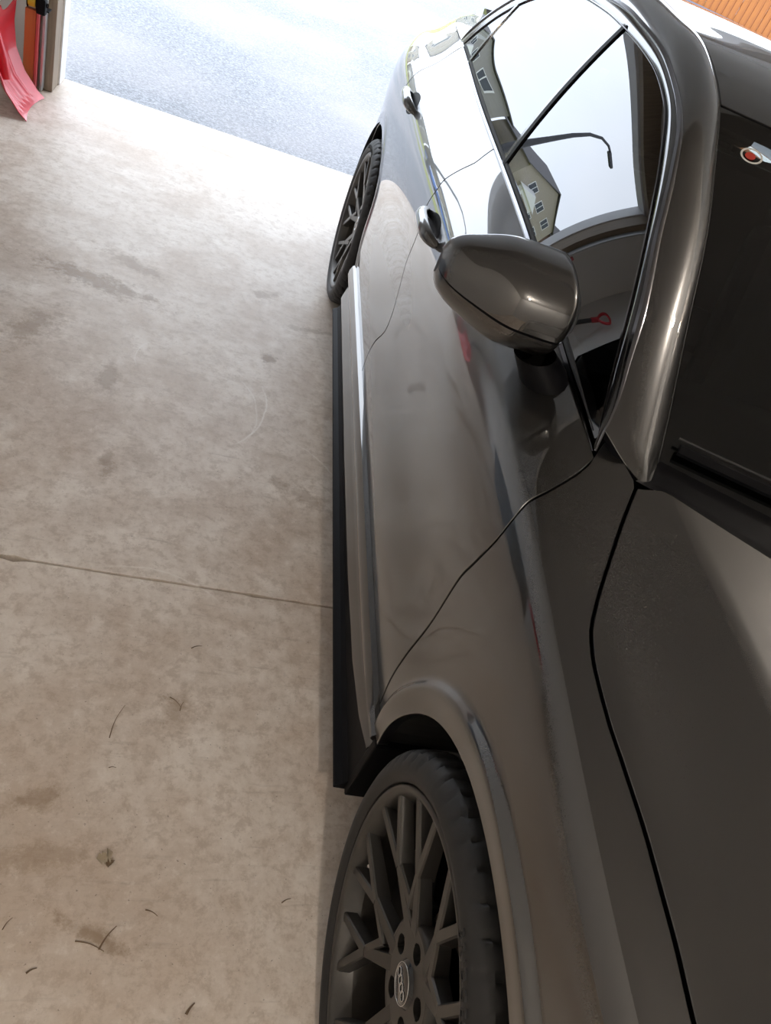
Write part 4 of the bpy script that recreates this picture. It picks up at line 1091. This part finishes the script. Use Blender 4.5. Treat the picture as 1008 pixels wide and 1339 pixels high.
mb = MB(); mb.tube([p0 + np.array([.03, 0, -.10]), p0 + np.array([.012, 0, -.02]), p0 + (p1 - p0) * .08], [.026, .028, .019], 14); mb.build('socket', M['red_plastic'], root)
dv = (p1 - p0) / np.linalg.norm(p1 - p0)
Dp = [p1 - dv * .06 , p1 + dv * .02] ; mb = MB(); mb.tube(Dp, .019, 12)
loop = [p1 + dv * .01, p1 + dv * .05 + np.array([0, .045, 0]), p1 + dv * .12 + np.array([0, .060, 0]), p1 + dv * .135 + np.array([0, .03, 0]), p1 + dv * .135 + np.array([0, -.03, 0]), p1 + dv * .12 + np.array([0, -.060, 0]), p1 + dv * .05 + np.array([0, -.045, 0]), p1 + dv * .01]
mb.tube(resample(np.array(loop), 40), .011, 10); mb.build('d_grip', M['red_plastic'], root)

# ------------------------------------------------------------------ bin and sack along the left wall (seen in the car's paint)
M['bin_blue'] = plain('blue_grey_plastic', (.16, .22, .29), .5, 0, .1, 8)
root = empty('storage_bin', gw(-1.53, 2.25, 0), YAW); tag(root, 'blue-grey plastic storage bin with a lid by the left wall', 'bin')
Bn = [[(sx * (.17 + .03 * t) , sy * (.25 + .03 * t), .005 + .42 * t) for sx, sy in ((-1, -1), (1, -1), (1, 1), (-1, 1))] for t in (0, .5, 1)]
mb = MB(); mb.grid(np.array(Bn), False, closed_v=True); mb.add(Bn[0], [(3, 2, 1, 0)]); mb.build('bin_body', M['bin_blue'], root)
mb = MB(); mb.bbox(-.215, .215, -.295, .295, .42, .455, .008); mb.bbox(-.15, .15, -.22, .22, .455, .465, .004); mb.build('bin_lid', M['bin_blue'], root)
for sy in (-1, 1):
    mb = MB(); mb.bbox(-.05, .05, sy * .30 - .012, sy * .30 + .012, .34, .42, .004); mb.build('bin_handle', M['bin_blue'], root)
M['sack_white'] = plain('white_woven_sack', (.62, .61, .60), .8, 0, .25, 40)
P_ = [[((.15 * (1 - .25 * t ** 3)) * math.cos(a_) * (1 + .06 * math.sin(3 * a_ + 5 * t)), (.20 * (1 - .2 * t ** 3)) * math.sin(a_) * (1 + .05 * math.cos(4 * a_)), .004 + .40 * t) for a_ in np.linspace(0, 2 * math.pi, 28, endpoint=False)] for t in np.linspace(0, 1, 12)]
root = empty('sack', gw(-1.58, 1.55, 0), YAW); tag(root, 'white woven sack standing beside the blue-grey bin', 'sack')
mb = MB(); mb.grid(np.array(P_), True, closed_v=True); mb.add(P_[0], [tuple(range(28))[::-1]]); mb.add(P_[-1], [tuple(range(28))]); mb.build('sack_body', M['sack_white'], root)
mb = MB(); mb.grid(np.array([[(.13 * math.cos(a_) * (1 - .5 * t), .17 * math.sin(a_) * (1 - .3 * t), .40 + .07 * t) for a_ in np.linspace(0, 2 * math.pi, 28, endpoint=False)] for t in (0, .5, 1)]), True, closed_v=True); mb.build('sack_neck', M['red_plastic'], root)
# ------------------------------------------------------------------ leaves and twigs on the floor
M['dry_leaf'] = plain('dry_leaf', (.16, .105, .06), .8, 0, .4, 60)
M['leaf_pale'] = plain('pale_dry_leaf', (.36, .29, .20), .8, 0, .3, 60)
def leaf(px_, size, label, group=None, seed=1, mat='dry_leaf', ang=0.0):
    r2 = np.random.RandomState(seed); c0 = px_z(px_, 0); n_ = 14; mb_ = MB(); P_ = []
    for i in range(n_):
        t = i / (n_ - 1); w_ = size * .36 * math.sin(math.pi * t) ** .8 * (1 + .35 * r2.randn()) + .0006
        cv = size * .12 * math.sin(math.pi * t); P_.append([(size * (t - .5), w_ * s2 + .15 * size * math.sin(4 * t + seed), .0015 + cv * (.4 + abs(s2)) + abs(r2.randn()) * .0008) for s2 in (-1, -.5, 0, .5, 1)])
    mb_.grid(np.array(P_), True); B2 = np.array(P_) + np.array([0, 0, -.0008]); mb_.grid(B2, True, True)
    o_ = mb_.build('dry_leaf', M[mat]); o_.location = (c0[0], c0[1], .0); o_.rotation_euler = (0, 0, ang); tag(o_, label, 'leaf', group); return o_
def twig(px0, px1, r, label, group=None, mat='dry_leaf'):
    a_, b_ = px_z(px0, 0), px_z(px1, 0); d_ = b_ - a_; s2 = np.array([-d_[1], d_[0], 0]); pts = [a_ + d_ * t + s2 * .05 * math.sin(3.4 * t) + np.array([0, 0, r * .9 + .002 * math.sin(math.pi * t)]) for t in np.linspace(0, 1, 9)]
    mb_ = MB(); mb_.tube([p - a_ for p in pts], [r * (1 - .6 * t) for t in np.linspace(0, 1, 9)], 6); o_ = mb_.build('twig', M[mat]); o_.location = a_; tag(o_, label, 'twig', group); return o_
leaf((137, 1120), .030, 'crumpled curled dry leaf lying alone on the bare concrete', None, 3, 'leaf_pale', .4)
leaf((141, 1128), .018, 'small dark leaf scrap touching the crumpled leaf', None, 9, 'dry_leaf', 1.9)
for k, (a_, b_, r) in enumerate([((243, 1327), (254, 1312), .0026), ((143, 965), (163, 922), .0010), ((222, 912), (236, 924), .0012), ((88, 922), (92, 995), .0008), ((368, 1181), (380, 1175), .0014), ((34, 1273), (48, 1266), .0018), ((190, 1190), (206, 1198), .0014), ((3, 1216), (16, 1200), .0009), ((142, 1004), (152, 1004), .0009), ((250, 848), (264, 845), .0014), ((235, 930), (240, 918), .0010)]):
    if k == 3: continue
    twig(a_, b_, r, 'tiny dry twig lying on the dusty concrete floor', 'twigs scattered on the floor')
twig((98, 1231), (136, 1244), .0015, 'longer brown twig forming a V with another twig on the concrete', 'pair of twigs forming a V')
twig((129, 1242), (152, 1211), .0017, 'thicker brown twig forming a V with another twig on the concrete', 'pair of twigs forming a V')

# ------------------------------------------------------------------ over the car roof: low concrete wall with a cedar fence on top
YF = 16.9
mb = MB(); mb.bbox(4.6, 12.5, YF, YF + .35, -.05, 1.30, .02)
tag(mb.build('retaining_wall', plain('lavender_concrete', (.13, .13, .165), .8, 0, .12, 2)), 'low pale grey concrete wall across the road end', 'wall')
root = empty('cedar_fence', (4.7, YF + .20, 1.28)); tag(root, 'orange cedar fence of upright boards on the concrete wall', 'fence')
x = 0.0; k = 0; bm_ = MB(); bm_.bbox(0, .135, -.012, .012, 0, 1.75, .003); b0 = bm_.build('fence_board', M['cedar'], root)
while x < 7.6:
    if k: 
        b1 = b0.copy(); COL.objects.link(b1); b1.parent = root
        b1.location = (x, random.uniform(-.006, .006), random.uniform(-.01, .01))
    x += .142; k += 1
for z in (.25, 1.4):
    mb = MB(); mb.bbox(0, 7.6, .012, .05, z, z + .09, .004); mb.build('fence_rail', M['cedar'], root)
# ------------------------------------------------------------------ houses over the road (mirrored in the side windows)
M['siding'] = plain('grey_siding', (.30, .29, .28), .8, 0, .1, 3); M['stone'] = plain('beige_stone', (.36, .32, .27), .85, 0, .3, 8)
M['roof_tile'] = plain('dark_shingle', (.11, .105, .11), .85, 0, .25, 6); M['win'] = plain('dark_window', (.05, .06, .07), .1, 0, .2, 2)
M['brick'] = plain('brown_brick', (.26, .17, .12), .85, 0, .3, 9)
def house(x, y, w, d, h, rh, wallm, label, front=-1):
    root_ = empty('house', (x, y, 0)); tag(root_, label, 'house', None)
    mb_ = MB(); mb_.box(0, w, 0, d, -.1, h); mb_.add([(0, 0, h), (w, 0, h), (w / 2, 0, h + rh * .92), (0, d, h), (w, d, h), (w / 2, d, h + rh * .92)], [(0, 1, 2), (3, 5, 4), (0, 3, 5, 2), (1, 2, 5, 4)]); mb_.build('wall', M[wallm], root_)
    mb_ = MB(); e_ = .45; t_ = .16; k_ = rh / (w / 2)
    for s2 in (-1, 1):
        q = [(w / 2, -e_, h + rh), (w / 2 + s2 * (w / 2 + e_), -e_, h - k_ * e_), (w / 2 + s2 * (w / 2 + e_), d + e_, h - k_ * e_), (w / 2, d + e_, h + rh)]
        v_ = q + [(p[0], p[1], p[2] + t_) for p in q]; mb_.add(v_, [(0, 1, 2, 3), (4, 7, 6, 5), (0, 4, 5, 1), (1, 5, 6, 2), (2, 6, 7, 3), (3, 7, 4, 0)])
    mb_.build('roof', M['roof_tile'], root_)
    for fx in np.arange(1.0, w - 1.2, 2.3):
        for fz in (.9, 3.6) if h > 4 else (.9,):
            mb_ = MB(); mb_.box(fx, fx + 1.2, -.06, .02, fz, fz + 1.5); f_ = mb_.build('window', M['white_trim'], root_)
            mb_ = MB(); mb_.box(fx + .08, fx + .56, -.07, -.055, fz + .08, fz + 1.42); mb_.box(fx + .64, fx + 1.12, -.07, -.055, fz + .08, fz + 1.42); mb_.build('pane', M['win'], f_)
    # porch gable
    mb_ = MB(); px0 = w * .55; mb_.box(px0, px0 + 2.6, -1.4, 0, -.1, 2.7); mb_.add([(px0 - .3, -1.8, 2.7), (px0 + 2.9, -1.8, 2.7), (px0 + 1.3, -1.8, 4.2), (px0 - .3, .1, 2.7), (px0 + 2.9, .1, 2.7), (px0 + 1.3, .1, 4.2)], [(0, 1, 2), (3, 5, 4), (0, 2, 5, 3), (1, 4, 5, 2), (0, 3, 4, 1)]); mb_.build('porch', M['white_trim'], root_)
    mb_ = MB(); mb_.box(px0 + .3, px0 + 2.3, -1.44, -1.38, 0, 2.1); mb_.build('front_door', M['stud'], root_)
house(-56, 66, 9, 9, 5.6, 2.8, 'siding', 'grey sided house with white porch beside the wide brick house')
house(-44.5, 68, 9.2, 9, 5.4, 3.2, 'brick', 'wide brown brick house between grey sided and stone houses')
house(-32.5, 66, 8.4, 9, 5.4, 3.0, 'stone', 'beige stone house with the steepest gable in the far row')
house(-22, 69, 8.0, 9, 5.5, 2.6, 'siding', 'narrow grey sided house behind the street lamp')
house(-12, 71, 7.5, 9, 5.0, 2.4, 'brick', 'narrow brown brick house at the end of the far row')
house(-6.6, 44, 5.6, 9, 5.8, 2.4, 'stone', 'beige stone house standing closest to the road')
house(6.5, 57, 9, 9, 5.5, 2.6, 'siding', 'grey sided house over the road behind the cedar fence')
# street lamp
root = empty('street_lamp', (-5.3, 17.2, -.03)); tag(root, 'tall dark street lamp with a curved arm on the pavement', 'lamp')
M['lamp_metal'] = plain('dark_lamp_metal', (.06, .06, .065), .5, .5, .15, 10)
mb = MB(); mb.lathe([(0, .16), (.25, .15), (.3, .09), (.32, .06)], 16, axis='z'); mb.tube([(0, 0, .3), (0, 0, 4.0), (-.05, 0, 4.6), (-.22, 0, 5.0), (-.5, 0, 5.2), (-.8, 0, 5.25)], [.07, .06, .055, .05, .045, .04], 12); mb.build('pole', M['lamp_metal'], root)
mb = MB(); mb.bbox(-1.25, -.70, -.14, .14, 5.14, 5.26, .04); mb.build('lamp_head', M['lamp_metal'], root)
# small blue car by the far kerb
root = empty('parked_car', (-9.8, 24.5, -.06)); tag(root, 'small blue hatchback parked by the far kerb', 'car')
M['blue_paint'] = plain('blue_car_paint', (.02, .13, .45), .3, .3, .08, 20, Coat_Weight=1.0)
pf = [(-2.0, .35), (-2.05, .6), (-1.95, .85), (-1.1, .98), (-.45, 1.42), (.9, 1.46), (1.75, 1.02), (2.0, .95), (2.05, .5), (1.95, .3)]
PB = np.array([[(x_, yy, z_) for x_, z_ in pf] for yy in np.linspace(-.85, .85, 9)]); mb = MB()
for i, yy in enumerate(np.linspace(-1, 1, 9)): PB[i, 3:7, 1] *= .86; PB[i, :, 2] -= .03 * yy ** 4
mb.grid(PB, False, closed_v=True); mb.add(PB[0], [tuple(range(10))]); mb.add(PB[-1], [tuple(range(10))[::-1]]); mb.build('car_body', M['blue_paint'], root)
mb = MB(); mb.add([(-1.0, -.76, 1.0), (-.48, -.745, 1.36), (.85, -.745, 1.40), (1.5, -.76, 1.04)], [(0, 1, 2, 3)]); mb.build('car_window', M['win'], root)
for x_ in (-1.25, 1.3):
    for s2 in (-1, 1):
        mb = MB(); P_ = [[(x_ + r * math.cos(t), s2 * yy, .31 + r * math.sin(t)) for r, yy in ((.02, .86), (.20, .87), (.31, .85), (.31, .66), (.02, .66))] for t in np.linspace(0, 2 * math.pi, 24, endpoint=False)]; mb.grid(np.array(P_), False, closed_u=True); mb.build('car_wheel', M['tyre'], root)
